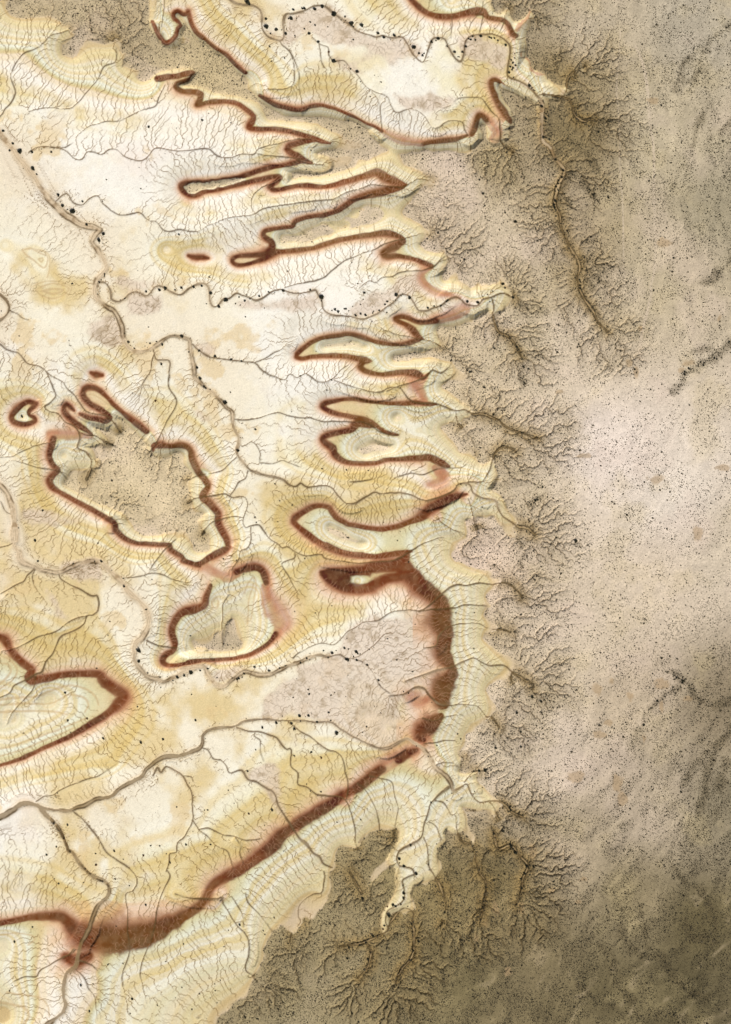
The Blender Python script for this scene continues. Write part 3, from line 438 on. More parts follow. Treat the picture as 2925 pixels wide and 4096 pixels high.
# surveyed trees and bushes: x,y,crown radius in sheet units
TREES = """
A 25,1058,10 100,1162,10 75,1218,8 160,1228,20 255,1230,10 415,1230,9 265,1365,16 295,1410,7 250,378,4 840,497,4 1208,1030,9 1433,1038,4 1230,800,5 862,1455,5 1140,1530,5 1128,1356,4
B 590,15,22 745,212,18 822,238,12 776,267,7 740,150,10 900,267,10 868,238,5 905,230,5 922,145,6 945,145,14 988,145,5 961,75,10 1035,65,8 1055,65,10 1135,70,13 1198,52,12 1293,115,18 1383,130,7 1350,157,6 1387,158,5 1438,185,16 1450,212,7 1520,200,13 1100,175,7 1140,200,8 1052,230,7 1243,213,6 1090,267,12 973,285,6 975,298,5 1165,335,10 1450,318,7 1250,418,8 1290,495,14 1380,524,4 1428,556,6 1480,580,13 1508,660,5 770,375,7 890,467,6 783,495,6 422,288,5 275,920,5 222,975,9 455,996,5 584,1198,3 1107,1225,6 1587,783,5
C 232,265,10 365,285,12 400,290,6 280,300,10 412,323,4 520,383,17 490,358,5 563,428,8 592,445,9 605,430,6 664,335,10 718,313,11 700,325,6 665,380,4 792,373,7 853,418,11 880,457,6 916,418,9 945,374,10 892,458,5 965,310,7 985,318,8 1000,292,7 1020,320,8 1065,292,10 1135,298,8 1150,305,8 1175,305,7 1202,325,7 1268,365,10 1340,435,5 1312,485,7 1325,508,8 1347,530,8 1305,540,8 1325,550,8 1320,565,7 1295,588,9 1330,625,6 1460,695,12 1358,425,5 1340,470,5 1480,715,6 1490,728,5 1500,735,6 1560,865,12 1590,967,9 1587,990,7 1597,925,5 1570,1015,5 1570,1115,12 1575,1045,5 1595,1065,4 1620,1135,8 913,770,5 255,663,6 166,782,5 1004,860,5 28,318,6 100,1090,6
D 122,1122,6 148,1133,6 120,967,8 122,925,5 200,1300,10 262,1388,11 248,1443,9 220,1472,8 215,1495,6 200,1517,9 220,1550,7 195,1555,6 268,1580,7 545,1080,8 608,1075,5 500,1590,8 470,1545,7 622,1612,10 405,1440,7 575,1250,6 580,1490,5 290,505,6 1050,868,8 575,1430,6 1088,1585,6
E 472,160,12 508,245,12 487,215,5 543,277,6 585,295,20 668,212,8 830,210,5 703,400,10 838,478,13 805,530,14 833,552,5 860,545,4 848,803,6 848,820,5 805,870,8 820,848,5 790,965,5 810,940,4 1012,1000,6 975,1012,5 1186,945,9 1297,932,11 1342,917,13 1420,932,7 1475,915,10 1573,907,9 1453,480,8 863,33,5 1143,108,5 152,1305,6 558,1342,5 1010,1285,5 1040,1355,9 1058,1382,4 1090,1405,7 1175,1388,4 1218,1365,7 1270,1352,6 1317,1376,8 1418,1297,5 1478,1308,13 1545,1322,5 1535,1435,6 1600,1560,8 1310,1535,8 1205,1233,5
F 150,907,9 218,900,9 290,960,11 358,1066,11 415,1015,16 520,990,7 568,1020,9 610,1003,7 585,972,5 530,1055,5 492,1042,6 685,982,9 760,948,8 810,955,5 882,938,11 1000,955,5 1100,930,8 1195,988,16 1190,1020,6 1275,1098,6 1300,1092,9 1325,1108,10 1375,1085,7 1390,1085,8 1412,1102,6 1445,1066,5 1468,1138,9 1510,1127,9 1550,1137,10 1508,1050,6 1530,1008,5 1541,955,9 726,1078,5 280,827,6 255,1043,5 573,1150,6 1398,880,4 1485,880,5 1585,818,4 195,1425,8 325,1470,10 455,1497,11 540,1510,8 915,780,6 590,778,4 178,1563,9 110,1435,6 1147,1432,4
G 163,818,4 65,880,5 190,970,4 260,960,4 378,975,13 430,967,5 418,980,5 487,997,12 305,1026,8 370,1015,6 352,1020,5 287,1050,8 22,1065,4 240,1098,8 182,1070,4 187,1118,7 193,1105,5 300,1115,6 180,1185,5 636,1077,9 685,1063,7 740,1060,8 785,1025,8 797,1015,8 955,1030,11 1038,1035,11 1138,1030,6 1160,945,6 1243,885,12 1260,920,7 1300,905,6 1325,1000,9 1118,970,6 1080,985,5 1258,312,8 1340,387,12 1243,395,6 1323,312,5 1080,158,10 1050,45,8 930,692,8 898,700,6 1430,775,6 1470,908,6 1355,1400,9 1300,1330,7 1370,1425,7 1505,1465,6 1565,1490,7 1450,1578,7 1410,1560,8 1595,772,6 675,1350,4
H 222,45,7 218,72,8 200,95,10 215,120,6 250,20,7 195,215,12 185,245,10 190,270,10 200,290,7 200,340,7 268,490,6 240,215,5 450,250,6 545,225,6 505,165,7 505,180,6 488,370,5 390,855,8 400,875,6 395,900,8 395,925,8 470,545,5 660,745,6 640,765,6 580,720,6 655,690,5 545,855,7 520,545,5 1050,640,5 1075,650,5 1275,1577,9 1350,1550,7 1370,1525,7 1390,1550,8 1400,1530,7 1435,1495,7 1480,1490,8 1500,1500,7 1250,1472,6 1310,1462,6 1340,1465,5 1420,1440,6 1370,1460,5 1240,1600,8 1525,1195,6 1520,1225,6 1160,1225,5 835,1580,8 1485,1150,6
I 345,1303,8 283,1550,10 795,1570,7 1310,115,7 1262,415,8 1075,350,5 185,543,9 915,1062,8 940,1005,6 1145,873,5 1155,1067,5 1213,1185,6 1275,1188,5 1455,875,5 1350,1475,5
J 203,228,12 178,208,4 235,295,9 250,308,8 285,320,6 407,430,16 450,342,6 543,595,5 653,645,9 513,815,11 812,1087,6 650,1360,7 660,1400,6 852,1225,5 953,1262,6 835,1395,4 1235,325,5 1018,207,6 1272,242,6 1195,963,7 1395,975,7 1573,978,6 1497,1168,3 1472,340,3
K 977,182,9 1093,307,9 1225,182,5 1445,157,8 1165,525,9 903,1090,7 1563,1112,8 400,1295,4 272,1400,5 1075,1278,5 1050,750,6 1060,795,6 1055,850,6 1045,905,6 1505,1225,10 1470,1255,7 1520,1215,8 1430,1020,5 1275,965,6 1385,1050,5 497,992,3
L 850,185,6 828,203,5 832,233,6 1240,203,9 1190,300,6 1120,1155,7 740,1170,6 1040,1140,7 1098,1220,6 360,1553,14 200,1520,9 175,1205,7 130,1195,7 670,1250,6 800,1490,5
M 305,295,8 820,295,10 765,298,6 1000,435,6 1007,500,10 1232,443,5 1130,1025,16 1128,1108,12 1115,1477,6 1185,688,7 1200,1205,6 1297,1237,7 1357,1235,4 1440,1240,12 1497,1225,9 1548,1200,15 1403,1265,5 1305,1322,5 1555,1378,5 875,897,5 785,1165,6 533,1362,9 710,1573,8 553,1588,9 170,828,3 1550,900,6 890,785,6
N 205,1185,8 265,1168,8 340,1243,6 364,1268,4 463,1245,6 505,1258,8 520,1250,8 545,1240,6 562,1210,8 645,1155,8 685,1147,5 765,1187,10 850,1165,8 898,1145,7 1020,1122,8 1070,1085,8 1207,1023,7 1280,1042,11 1245,1080,7 1310,1022,5 1380,1003,9 1410,1010,6 1475,1030,11 1485,1045,8 1405,1097,14 1390,1093,8 1480,1100,9 1564,1140,9 1452,1070,6 1505,1050,6 1580,1012,5 135,1380,5 333,1475,4 395,275,6 500,287,6 560,400,5 207,442,5 1055,273,6 1083,1340,7 1090,1377,8 960,1403,6 1268,1385,7 1014,1552,11 1085,1553,9 825,1610,11 1020,1595,7 1155,1603,9 1265,1590,7 945,1613,10 1298,1362,5 990,1252,4 1140,715,5 973,703,5 1275,657,5 1248,1525,8 873,1556,5
O 478,302,7 545,343,5 158,1013,5 195,995,5 305,925,6 383,1097,6 512,1193,6 234,1263,9 245,1303,6 437,1355,5 478,1368,5 862,710,5 1010,710,5 1007,1005,5 387,127,5 200,715,4 1480,1392,9 1550,1430,10 1355,1525,10 1280,635,6 1100,725,6 1150,1353,5 1555,1520,7
P 1145,553,10 838,515,9 575,467,5 195,470,5 1116,260,6 457,1400,7 376,1463,8 547,1222,8 1223,1390,7 1297,1393,6 1350,1455,5 1512,1382,8 1435,1076,6 775,1455,6 780,1546,7 1000,1500,5 928,1435,9 1163,1468,8 1383,1528,7 1325,525,9 107,805,3
Q 168,372,9 710,428,9 970,440,11 1107,630,8 1190,675,8 1315,475,14 1525,468,5 590,785,8 655,610,6 432,940,5 480,1045,5 600,1130,8 790,1100,10 870,1105,4 13,1077,6 240,1100,5 265,1100,7 727,1223,5 290,1380,7 90,1383,7 1100,945,5 1187,950,7 1318,1195,6 1510,1173,6 885,1430,5 1183,1420,3 970,660,6 1557,422,7 1070,888,5
R 407,432,5 875,478,5 900,517,6 707,573,6 1185,590,10 1388,578,9 1050,775,9 1098,772,12 1120,797,7 660,1035,8 637,662,6 790,1017,5 330,1092,4 566,1307,5 495,1382,9 400,1492,11 440,1550,11 405,1525,5 540,1612,12 640,1537,6 643,1580,4 1300,1065,8 1303,1095,8 1235,1220,6 1245,1268,8 1188,1190,5 1170,1285,8 1180,1322,7 1310,1390,12 1345,1440,13 985,1350,6 995,1390,6 975,1430,5 917,1270,5 1012,945,5 1220,630,5 1385,460,8 1560,430,7 1410,350,6 1510,510,5
S 688,125,7 908,605,10 973,648,7 1095,175,6 1110,175,6 1150,182,6 1175,220,8 1220,245,10 1222,262,8 1240,240,5 1300,275,6 1275,285,6 1160,235,7 1310,310,6 1320,330,6 1290,345,6 1330,370,5 1390,400,6 1360,435,7 1145,300,6 1145,320,6 1165,350,7 1020,410,9 1110,340,6 1080,375,6 1185,320,6 1210,300,6 230,460,6 110,405,7 150,410,6 175,465,6 210,465,6 10,380,10 1395,120,5 40,610,7 95,680,7 60,695,5 85,800,6 1175,910,5 1210,1145,8 1250,810,6 1215,820,6 1465,63,6 1310,655,5
T 122,955,9 265,838,7 880,1140,7 1000,1132,7 1050,503,5 935,452,7 475,487,7 442,450,5 677,480,5 780,337,8 833,408,3 757,1300,6 657,1312,9 727,1520,8 80,1353,6 103,1308,4 1075,1420,9 1060,1535,6 1280,1470,5 1480,1325,6 1348,1115,5 1493,975,6 1563,1498,5 748,932,5 945,832,5 908,765,4 1185,660,9 1297,522,4
U 530,820,9 435,862,5 733,893,5 720,862,6 808,755,7 73,975,6 400,995,5 60,1325,5 370,1265,6 455,1335,4 203,1375,6 325,1295,5 140,1500,6 330,1350,6 290,1408,4 345,1445,5 1415,1000,9 1400,1085,9 1610,905,9 1553,960,8 1570,935,7 1570,1095,12 1525,600,12 1440,600,6 1410,345,6 1560,700,4 855,1200,6 940,1135,6 800,1060,6 800,1330,6 575,1565,8 1468,685,5
V 440,560,12 437,600,11 350,655,12 370,665,9 415,652,7 305,665,8 320,742,14 330,595,5 433,497,7 470,665,5 280,822,9 270,850,8 225,910,6 80,980,9 170,1040,7 500,845,7 500,810,8 515,790,7 515,875,6 510,900,5 515,1025,9 495,1100,9 480,1095,7 725,550,7 620,565,6 815,545,7 760,660,5 665,695,5 735,825,8 755,850,6 770,715,8 795,715,6 1255,400,9 1250,55,7 1105,510,8 1050,370,7 1440,340,12 1390,440,10 1300,160,10 1395,515,8 1420,400,9 1490,345,9 705,160,5 20,1530,8 700,505,5 560,950,9
"""
# ---------------------------------------------------------------- terrain: from the survey to a height field
M = 0.4                       # metres per survey pixel
FW, FH = 2925, 4096           # surveyed rectangle
D = 3.0                       # grid spacing in survey pixels
PAD = 56                      # extra cells of real terrain on every side
NX, NY = int(FW / D) + 1 + 2 * PAD, int(FH / D) + 2 + 2 * PAD
rng = np.random.RandomState(7)


def read_lines(text):
    out = []
    for ln in text.strip().split('\n'):
        tok = ln.split()
        weak = tok[0] == '*'
        sheet, rows = None, []
        for t in tok[1 if weak else 0:]:
            if t in SHEETS:
                sheet = t
                continue
            v = [float(q) for q in t.split(',')]
            k = SHEET_SCALE.get(sheet, 2.03)
            ox, oy = SHEETS[sheet]
            rows.append([v[0] / k + ox, v[1] / k + oy, v[2] / k if len(v) > 2 else np.nan, v[3] if len(v) > 3 else np.nan])
        a = np.array(rows)
        a = a[np.r_[True, np.hypot(*(a[1:, :2] - a[:-1, :2]).T) > 1.0]]
        arc = np.r_[0, np.cumsum(np.hypot(*(a[1:, :2] - a[:-1, :2]).T))]
        for c in (2, 3):
            ok = ~np.isnan(a[:, c])
            a[:, c] = np.interp(arc, arc[ok], a[ok, c]) if ok.any() else 0.0
        out.append((a, weak))
    return out


def smooth_line(a, step=7.0, closed=False, wobble=0.0, seed=0):
    """Catmull-Rom through the stations, then a little fractal wandering."""
    p = np.vstack([a[-1:], a, a[:2]]) if closed else np.vstack([2 * a[:1] - a[1:2], a, 2 * a[-1:] - a[-2:-1]])
    if not closed:
        p[0, 2:], p[-1, 2:] = a[0, 2:], a[-1, 2:]
    out = []
    for i in range(1, len(p) - 2):
        n = max(1, int(np.hypot(*(p[i + 1, :2] - p[i, :2])) / step))
        t = (np.arange(n) / n)[:, None]
        p0, p1, p2, p3 = p[i - 1], p[i], p[i + 1], p[i + 2]
        q = 0.5 * (2 * p1 + (p2 - p0) * t + (2 * p0 - 5 * p1 + 4 * p2 - p3) * t * t + (3 * p1 - p0 - 3 * p2 + p3) * t ** 3)
        q[:, 2:] = p1[2:] + (p2[2:] - p1[2:]) * t
        out.append(q)
    if not closed:
        out.append(p[-2:-1])
    q = np.vstack(out)
    if wobble and len(q) > 4:
        r = np.random.RandomState(seed)
        off = np.zeros((len(q), 2))
        for lam, amp in ((9, 1.0), (4, 0.55), (2, 0.3)):
            k = max(2, len(q) // lam + 2)
            for c in (0, 1):
                off[:, c] += amp * np.interp(np.linspace(0, k - 1, len(q)), np.arange(k), r.randn(k))
        off *= wobble
        if not closed:
            off *= np.minimum(1, np.minimum(np.arange(len(q)), np.arange(len(q))[::-1]) / 3.0)[:, None]
        q = q.copy()
        q[:, :2] += off
    return q


def lattice(ny, nx, cell, seed, cx=None):
    """one octave of smooth value noise in -1..1; cell in grid cells"""
    r = np.random.RandomState(seed)
    cx = cx or cell
    gy, gx = int(ny / cell) + 3, int(nx / cx) + 3
    g = r.uniform(-1, 1, (gy, gx)).astype(np.float32)
    y, x = np.arange(ny) / cell, np.arange(nx) / cx
    iy, ix = y.astype(int), x.astype(int)
    fy, fx = (y - iy)[:, None], (x - ix)[None, :]
    fy, fx = (fy * fy * (3 - 2 * fy)).astype(np.float32), (fx * fx * (3 - 2 * fx)).astype(np.float32)
    rows0, rows1 = g[iy], g[iy + 1]
    a = rows0[:, ix] * (1 - fx) + rows0[:, ix + 1] * fx
    b = rows1[:, ix] * (1 - fx) + rows1[:, ix + 1] * fx
    return a * (1 - fy) + b * fy


def fbm(cell, octaves, seed, gain=0.5, ny=None, nx=None):
    ny, nx = ny or NY, nx or NX
    out, amp, tot = np.zeros((ny, nx), np.float32), 1.0, 0.0
    for o in range(octaves):
        out += amp * lattice(ny, nx, max(1.0, cell / 2 ** o), seed * 31 + o)
        tot += amp
        amp *= gain
    return out / tot


def sample(f, yy, xx):
    yy, xx = np.clip(yy, 0, f.shape[0] - 1.001), np.clip(xx, 0, f.shape[1] - 1.001)
    iy, ix = yy.astype(np.int32), xx.astype(np.int32)
    fy, fx = (yy - iy).astype(np.float32), (xx - ix).astype(np.float32)
    return (f[iy, ix] * (1 - fx) + f[iy, ix + 1] * fx) * (1 - fy) + (f[iy + 1, ix] * (1 - fx) + f[iy + 1, ix + 1] * fx) * fy


def blur(f, r, times=2):
    for _ in range(times):
        for ax in (0, 1):
            p = np.concatenate([np.repeat(np.take(f, [0], ax), r + 1, ax), f, np.repeat(np.take(f, [-1], ax), r, ax)], ax)
            c = np.cumsum(p, ax, dtype=np.float64)
            n = f.shape[ax]
            f = ((np.take(c, np.arange(2 * r + 1, 2 * r + 1 + n), ax) - np.take(c, np.arange(0, n), ax)) / (2 * r + 1)).astype(np.float32)
    return f


def sstep(a, b, x):
    t = np.clip((x - a) / (b - a), 0, 1)
    return t * t * (3 - 2 * t)


def fill_polygon(pts):
    """even-odd fill on the grid; pts in survey pixels"""
    flips = np.zeros((NY, NX + 1), np.uint8)
    q = pts / D + PAD
    for (x0, y0), (x1, y1) in zip(q, np.roll(q, -1, 0)):
        if y0 == y1:
            continue
        if y0 > y1:
            x0, y0, x1, y1 = x1, y1, x0, y0
        r = np.arange(max(0, int(math.ceil(y0))), min(NY, int(math.ceil(y1))))
        if len(r):
            c = np.clip(np.ceil(x0 + (r - y0) / (y1 - y0) * (x1 - x0)), 0, NX).astype(int)
            flips[r, c] ^= 1
    return np.cumsum(flips[:, :NX], 1) % 2 == 1


class Trace:
    """nearest-line fields: distance beyond the line's own half width, width and level of that line"""

    def __init__(self, relative):
        self.key = np.full((NY, NX), 1e3, np.float32)
        self.w = np.zeros((NY, NX), np.float32)
        self.s = np.zeros((NY, NX), np.float32)
        self.rel = relative

    def add(self, q, reach):
        g = q.copy()
        g[:, :2] = g[:, :2] / D + PAD
        g[:, 2] /= D
        for a, b in zip(g[:-1], g[1:]):
            R = reach(a) / D
            x0, x1 = int(max(0, min(a[0], b[0]) - R)), int(min(NX, max(a[0], b[0]) + R + 2))
            y0, y1 = int(max(0, min(a[1], b[1]) - R)), int(min(NY, max(a[1], b[1]) + R + 2))
            if x0 >= x1 or y0 >= y1:
                continue
            X, Y = np.arange(x0, x1)[None, :] - a[0], np.arange(y0, y1)[:, None] - a[1]
            dx, dy = b[0] - a[0], b[1] - a[1]
            t = np.clip((X * dx + Y * dy) / (dx * dx + dy * dy + 1e-9), 0, 1)
            d = np.hypot(X - t * dx, Y - t * dy)
            w = a[2] + (b[2] - a[2]) * t
            key = d / (w * 0.5 + 1e-6) if self.rel else (d - w * 0.5) * D
            sl = (slice(y0, y1), slice(x0, x1))
            hit = key < self.key[sl]
            self.key[sl] = np.where(hit, key, self.key[sl])
            self.w[sl] = np.where(hit, w * D, self.w[sl])
            self.s[sl] = np.where(hit, a[3] + (b[3] - a[3]) * t, self.s[sl])


def solve_levels(val, mask, iters=110):
    """smooth strata field between the known levels (Laplace, coarse to fine)"""
    stack = [(val, mask)]
    while min(stack[-1][0].shape) > 40:
        v, m = stack[-1]
        h, w = v.shape[0] // 2 * 2, v.shape[1] // 2 * 2
        mf = m[:h, :w].astype(np.float32)
        ms = mf.reshape(h // 2, 2, w // 2, 2).sum((1, 3))
        vs = (v[:h, :w] * mf).reshape(h // 2, 2, w // 2, 2).sum((1, 3)) / np.maximum(ms, 1e-6)
        stack.append((vs.astype(np.float32), ms > 0))
    u = None
    for v, m in stack[::-1]:
        if u is None:
            u = np.full(v.shape, v[m].mean(), np.float32)
        else:
            yy, xx = np.mgrid[0:v.shape[0], 0:v.shape[1]]
            u = sample(u, (yy - 0.5) / 2, (xx - 0.5) / 2).astype(np.float32)
        n = iters * 6 if v.shape[0] < 60 else iters
        for _ in range(n):
            u = np.where(m, v, u)
            p = np.pad(u, 1, mode='edge')
            u = 0.25 * (p[:-2, 1:-1] + p[2:, 1:-1] + p[1:-1, :-2] + p[1:-1, 2:])
        u = np.where(m, v, u)
    return u


def inner_distance(mask, R):
    """distance in cells to the nearest cell outside mask, up to R"""
    h = mask.shape[0]
    idx = np.arange(h)[:, None]
    up = np.maximum.accumulate(np.where(mask, -10 ** 6, idx), 0)
    dn = np.minimum.accumulate(np.where(mask, 10 ** 6, idx)[::-1], 0)[::-1]
    g = np.minimum(np.minimum(idx - up, dn - idx), R).astype(np.float32) ** 2
    best = g.copy()
    for k in range(1, R + 1):
        best[:, k:] = np.minimum(best[:, k:], g[:, :-k] + k * k)
        best[:, :-k] = np.minimum(best[:, :-k], g[:, k:] + k * k)
    return np.sqrt(np.minimum(best, R * R))


def drainage(z):
    """fill the hollows, send every cell to its steepest neighbour, count the cells upstream"""
    h, w = z.shape
    n = h * w
    zl = z.ravel().astype(np.float64).tolist()
    seen = bytearray(n)
    heap = []
    for i in list(range(w)) + list(range(n - w, n)) + list(range(0, n, w)) + list(range(w - 1, n, w)):
        if not seen[i]:
            seen[i] = 1
            heap.append((zl[i], i))
    heapq.heapify(heap)
    push, pop = heapq.heappush, heapq.heappop
    nb = (-w - 1, -w, -w + 1, -1, 1, w - 1, w, w + 1)
    order, pit = [], []
    while heap or pit:
        c = pit.pop() if pit else pop(heap)[1]
        order.append(c)
        zc = zl[c] + 1e-5
        for o in nb:
            k = c + o
            if 0 <= k < n and not seen[k]:
                seen[k] = 1
                if zl[k] <= zc:
                    zl[k] = zc
                    pit.append(k)
                else:
                    push(heap, (zl[k], k))
    f = np.array(zl).reshape(h, w)
    p = np.pad(f, 1, mode='constant', constant_values=1e9)
    best, rec = np.zeros((h, w)), np.full((h, w), -1, np.int64)
    base = np.arange(n).reshape(h, w)
    for dy in (-1, 0, 1):
        for dx in (-1, 0, 1):
            if dy or dx:
                s = (f - p[1 + dy:1 + dy + h, 1 + dx:1 + dx + w]) / math.hypot(dy, dx)
                up = s > best
                best, rec = np.where(up, s, best), np.where(up, base + dy * w + dx, rec)
    acc = [1.0] * n
    rl = rec.ravel().tolist()
    for c in np.argsort(-f.ravel(), kind='stable').tolist():
        r = rl[c]
        if r >= 0:
            acc[r] += acc[c]
    return np.array(acc, np.float32).reshape(h, w), f.astype(np.float32)


# --- read the survey
red_lines, creek_lines = read_lines(RED), read_lines(CREEK)
cap_polys = [smooth_line(a, 8, True)[:, :2] for a, _ in read_lines(CAP)]
cap_polys[0] = read_lines(CAP)[0][0][:, :2]

warp_y = 4.5 * fbm(16, 4, 3, .65)
warp_x = 4.5 * fbm(16, 4, 4, .65)
GY, GX = np.mgrid[0:NY, 0:NX].astype(np.float32)
SX, SY = (GX - PAD) * D, (GY - PAD) * D                  # survey pixel of every grid node

cap_raw = np.zeros((NY, NX), bool)
cap_id = np.zeros((NY, NX), np.int8)
for k, poly in enumerate(cap_polys):
    inside = fill_polygon(poly)
    cap_raw |= inside
    cap_id[inside] = k + 1
cap = sample(blur(cap_raw.astype(np.float32), 1, 1), GY + warp_y, GX + warp_x)

red_strong, red_weak = Trace(True), Trace(True)
for k, (a, weak) in enumerate(red_lines):
    q = smooth_line(a, 7, False, 1.1, k)
    (red_weak if weak else red_strong).add(q, lambda p: min(170, 2.1 * p[2] + 40))
creek = Trace(False)
creek_q = []
for k, (a, _) in enumerate(creek_lines):
    q = smooth_line(a, 6, False, 0.8 + 0.05 * a[:, 2].mean(), 100 + k)
    creek_q.append(q)
    q[:, 2] *= np.where(q[:, 2] < 13, 0.62, 0.74)
    q[:, 2] *= 1 + .35 * np.interp(np.linspace(0, len(q) / 5, len(q)), np.arange(len(q) // 5 + 2), np.random.RandomState(k).uniform(-1, 1, len(q) // 5 + 2))
    creek.add(q, lambda p: 150 if p[3] > 0.7 else 64)

# --- strata level at every node
H2, W2 = NY // 2, NX // 2
val, fix = np.zeros((H2, W2), np.float32), np.zeros((H2, W2), bool)
def half(f):
    return f[:H2 * 2, :W2 * 2].reshape(H2, 2, W2, 2)
capm = half(cap).mean((1, 3)) > 0.5
capm_id = cap_id[:H2 * 2:2, :W2 * 2:2]
val[capm], fix[capm] = 1.0, True
for k, lv in ((2, .84), (3, .92), (4, .88), (7, .86), (8, .9), (9, .88), (10, .93)):   # low spurs keep only a skin of gravel
    val[capm & (capm_id == k)] = lv
for tr, lim in ((red_weak, 0.15), (red_strong, 0.22)):
    m = half(tr.key).min((1, 3)) < np.maximum(lim, 4.0 / np.maximum(4, half(tr.w).max((1, 3))))
    m &= ~capm
    val[m], fix[m] = 0.6, True
for (a, _) in read_lines(CREST):
    x, y, r, lv = a[0]
    m = ((np.arange(W2)[None, :] * 2 - PAD) * D - x) ** 2 + ((np.arange(H2)[:, None] * 2 - PAD) * D - y) ** 2 < r * r * 0.3
    val[m], fix[m] = lv, True
ck = half(creek.key)
j = ck.reshape(H2, 2, W2, 2).min((1, 3))
m = (j < 1.5) & ~capm
cs = np.where(half(creek.key) <= j[:, None, :, None] + 1e-6, half(creek.s), -1).max((1, 3))
val[m], fix[m] = cs[m], True
S = solve_levels(val, fix)
S = sample(blur(S, 1, 1), GY / 2 - 0.25, GX / 2 - 0.25)
cap_in = sample(inner_distance(capm, 70), GY / 2 - 0.25, GX / 2 - 0.25) * 2 * D       # survey px inside the rim
low_spur = np.isin(cap_id, (2, 3, 4, 7, 8, 9, 10))
capped = (cap > 0.5) & ~low_spur
S = np.where(capped, np.maximum(S, 1.0), S)

# --- heights in metres
LV = np.array([-0.2, 0.0, 0.3, 0.6, 0.9, 1.0, 1.3, 1.6])
ZV = np.array([-0.8, 0.0, 2.7, 7.6, 13.6, 17.2, 22.2, 23.7])
rise = 0.26 * (1 - np.exp(-cap_in / 190.0)) + 0.012 * sstep(0, 12, cap_in)
big = cap_id == 1
rise *= np.where(big, 1.0, 0.22)
Z = np.interp(S, LV, ZV).astype(np.float32)
Z = Z * ~capped + capped * np.interp(1.0 + rise, LV, ZV)
rim = blur(((blur(capped.astype(np.float32), 3, 1) - .5) ** 2 < .2).astype(np.float32), 2, 2)
Z = Z + (blur(Z.astype(np.float32), 2, 2) - Z) * rim
# broad hollows around the canyons that cut into the plateau
head = (half(creek.key).min((1, 3)) < 2) & capm
dc = sample(inner_distance(~head, 75), GY / 2 - 0.25, GX / 2 - 0.25) * 2 * D
hollow = blur(((4.5 + 2.5 * sstep(3000, 3400, SY)) * np.exp(-dc / 130.0) * (capped & big)).astype(np.float32), 7, 2)
Z -= hollow
Z = blur(Z.astype(np.float32), 1, 2)
rough = fbm(40, 5, 11, 0.55)
Z += 0.42 * rough * sstep(0.02, 0.3, S) + 1.1 * sstep(0, 200, cap_in) * fbm(60, 4, 12)
# watercourses cut down to their own level; wide valleys where they enter the plateau
zb = np.interp(creek.s, LV, ZV) - (0.25 + 0.035 * creek.w)
out = np.maximum(creek.key, 0) * M
wide = sstep(0.72, 1.0, creek.s) * (cap_in > 0)
capped_f = capped.astype(np.float32)
bank = np.where(out < 1.6, out * 0.5, 0.8 + (out - 1.6) * np.where(capped, .46 - .12 * wide, .07 + .9 * (out > 14)))
near = creek.key < 140
Z0 = Z.copy()
Z = np.where(near, np.minimum(Z, zb + bank), Z).astype(np.float32)
edge_n = fbm(5, 3, 61, .6)
bed = sstep(1.0, -0.8, creek.key + edge_n * np.clip(creek.w * .16, .3, 3.0)) * (creek.w > 2.5)

# loose ground will not stand steeper than its angle of repose
for _ in range(7):
    for ax in (0, 1):
        for sh in (1, -1):
            Z = np.minimum(Z, np.roll(Z, sh, ax) + .82 * D * M)
Z = Z.astype(np.float32)

# --- rills: run water over the slopes, cut, and run it again
jit = rng.normal(0, 1, (NY, NX)).astype(np.float32)
ruf = 0.10 + 0.16 * sstep(0.9, 1.02, S)
fringe = (capped & big) * sstep(330, 150, cap_in + 60 * fbm(70, 3, 62)) * sstep(1500, 1750, SX) * .38
fringe = np.maximum(fringe, (capped & big) * sstep(120, 40, cap_in) * .45)
fringe = np.maximum(fringe, (capped & big) * sstep(250, 60, dc + 80 * fbm(60, 3, 63)))
fringe = np.maximum(fringe, (capped & ~big) * sstep(150, 30, cap_in) * .7).astype(np.float32)
gul = np.zeros((NY, NX), np.float32)
for k in range(3):
    acc, filled = drainage(Z + ruf * jit * (1.0, .7, .45)[k])
    gy, gx = np.gradient(blur(Z, 1, 1), D * M)
    slope = np.hypot(gy, gx)
    la = np.log(acc)
    dry = sstep(0.55, 0.2, filled - Z)
    close = sstep(60, 20, creek.key) * (~capped)
    power = sstep(1.8 - .7 * close, 5.5 - 1.4 * close, la) * np.minimum(1, slope / 0.12 + 0.15) * dry
    cut = power * np.where(S > 0.98, 0.14 + .16 * fringe, 0.07 + .08 * close) * (1 + 0.45 * np.maximum(0, la - 5))
    if k < 2:                                            # head-ward gullies eat into the plateau rim
        g = sstep(3.2, 6.6, la) * sstep(.1, .9, fringe) * dry
        g = np.maximum.reduce([g, blur(g, 1, 1) * 1.8, blur(g, 2, 1) * 2.0, blur(g, 3, 2) * 1.8])
        gul = np.maximum(gul, np.clip(g, 0, 1))
        line = sstep(3.4, 6.6, la) * sstep(.1, .9, fringe) * dry
        cut = cut + (1.0 + .6 * sstep(3000, 3400, SY)) * np.clip(g, 0, 1.2)
    Z -= np.where(bed > 0.3, 0, np.minimum(cut, 2.6)).astype(np.float32)
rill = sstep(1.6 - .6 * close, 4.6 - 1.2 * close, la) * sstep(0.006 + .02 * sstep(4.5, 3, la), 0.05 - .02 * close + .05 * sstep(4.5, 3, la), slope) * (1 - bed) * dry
LEVEL = np.interp(Z + hollow + 2.2 * gul + .8 * capped, ZV, LV)                       # the level that the ground surface actually reaches
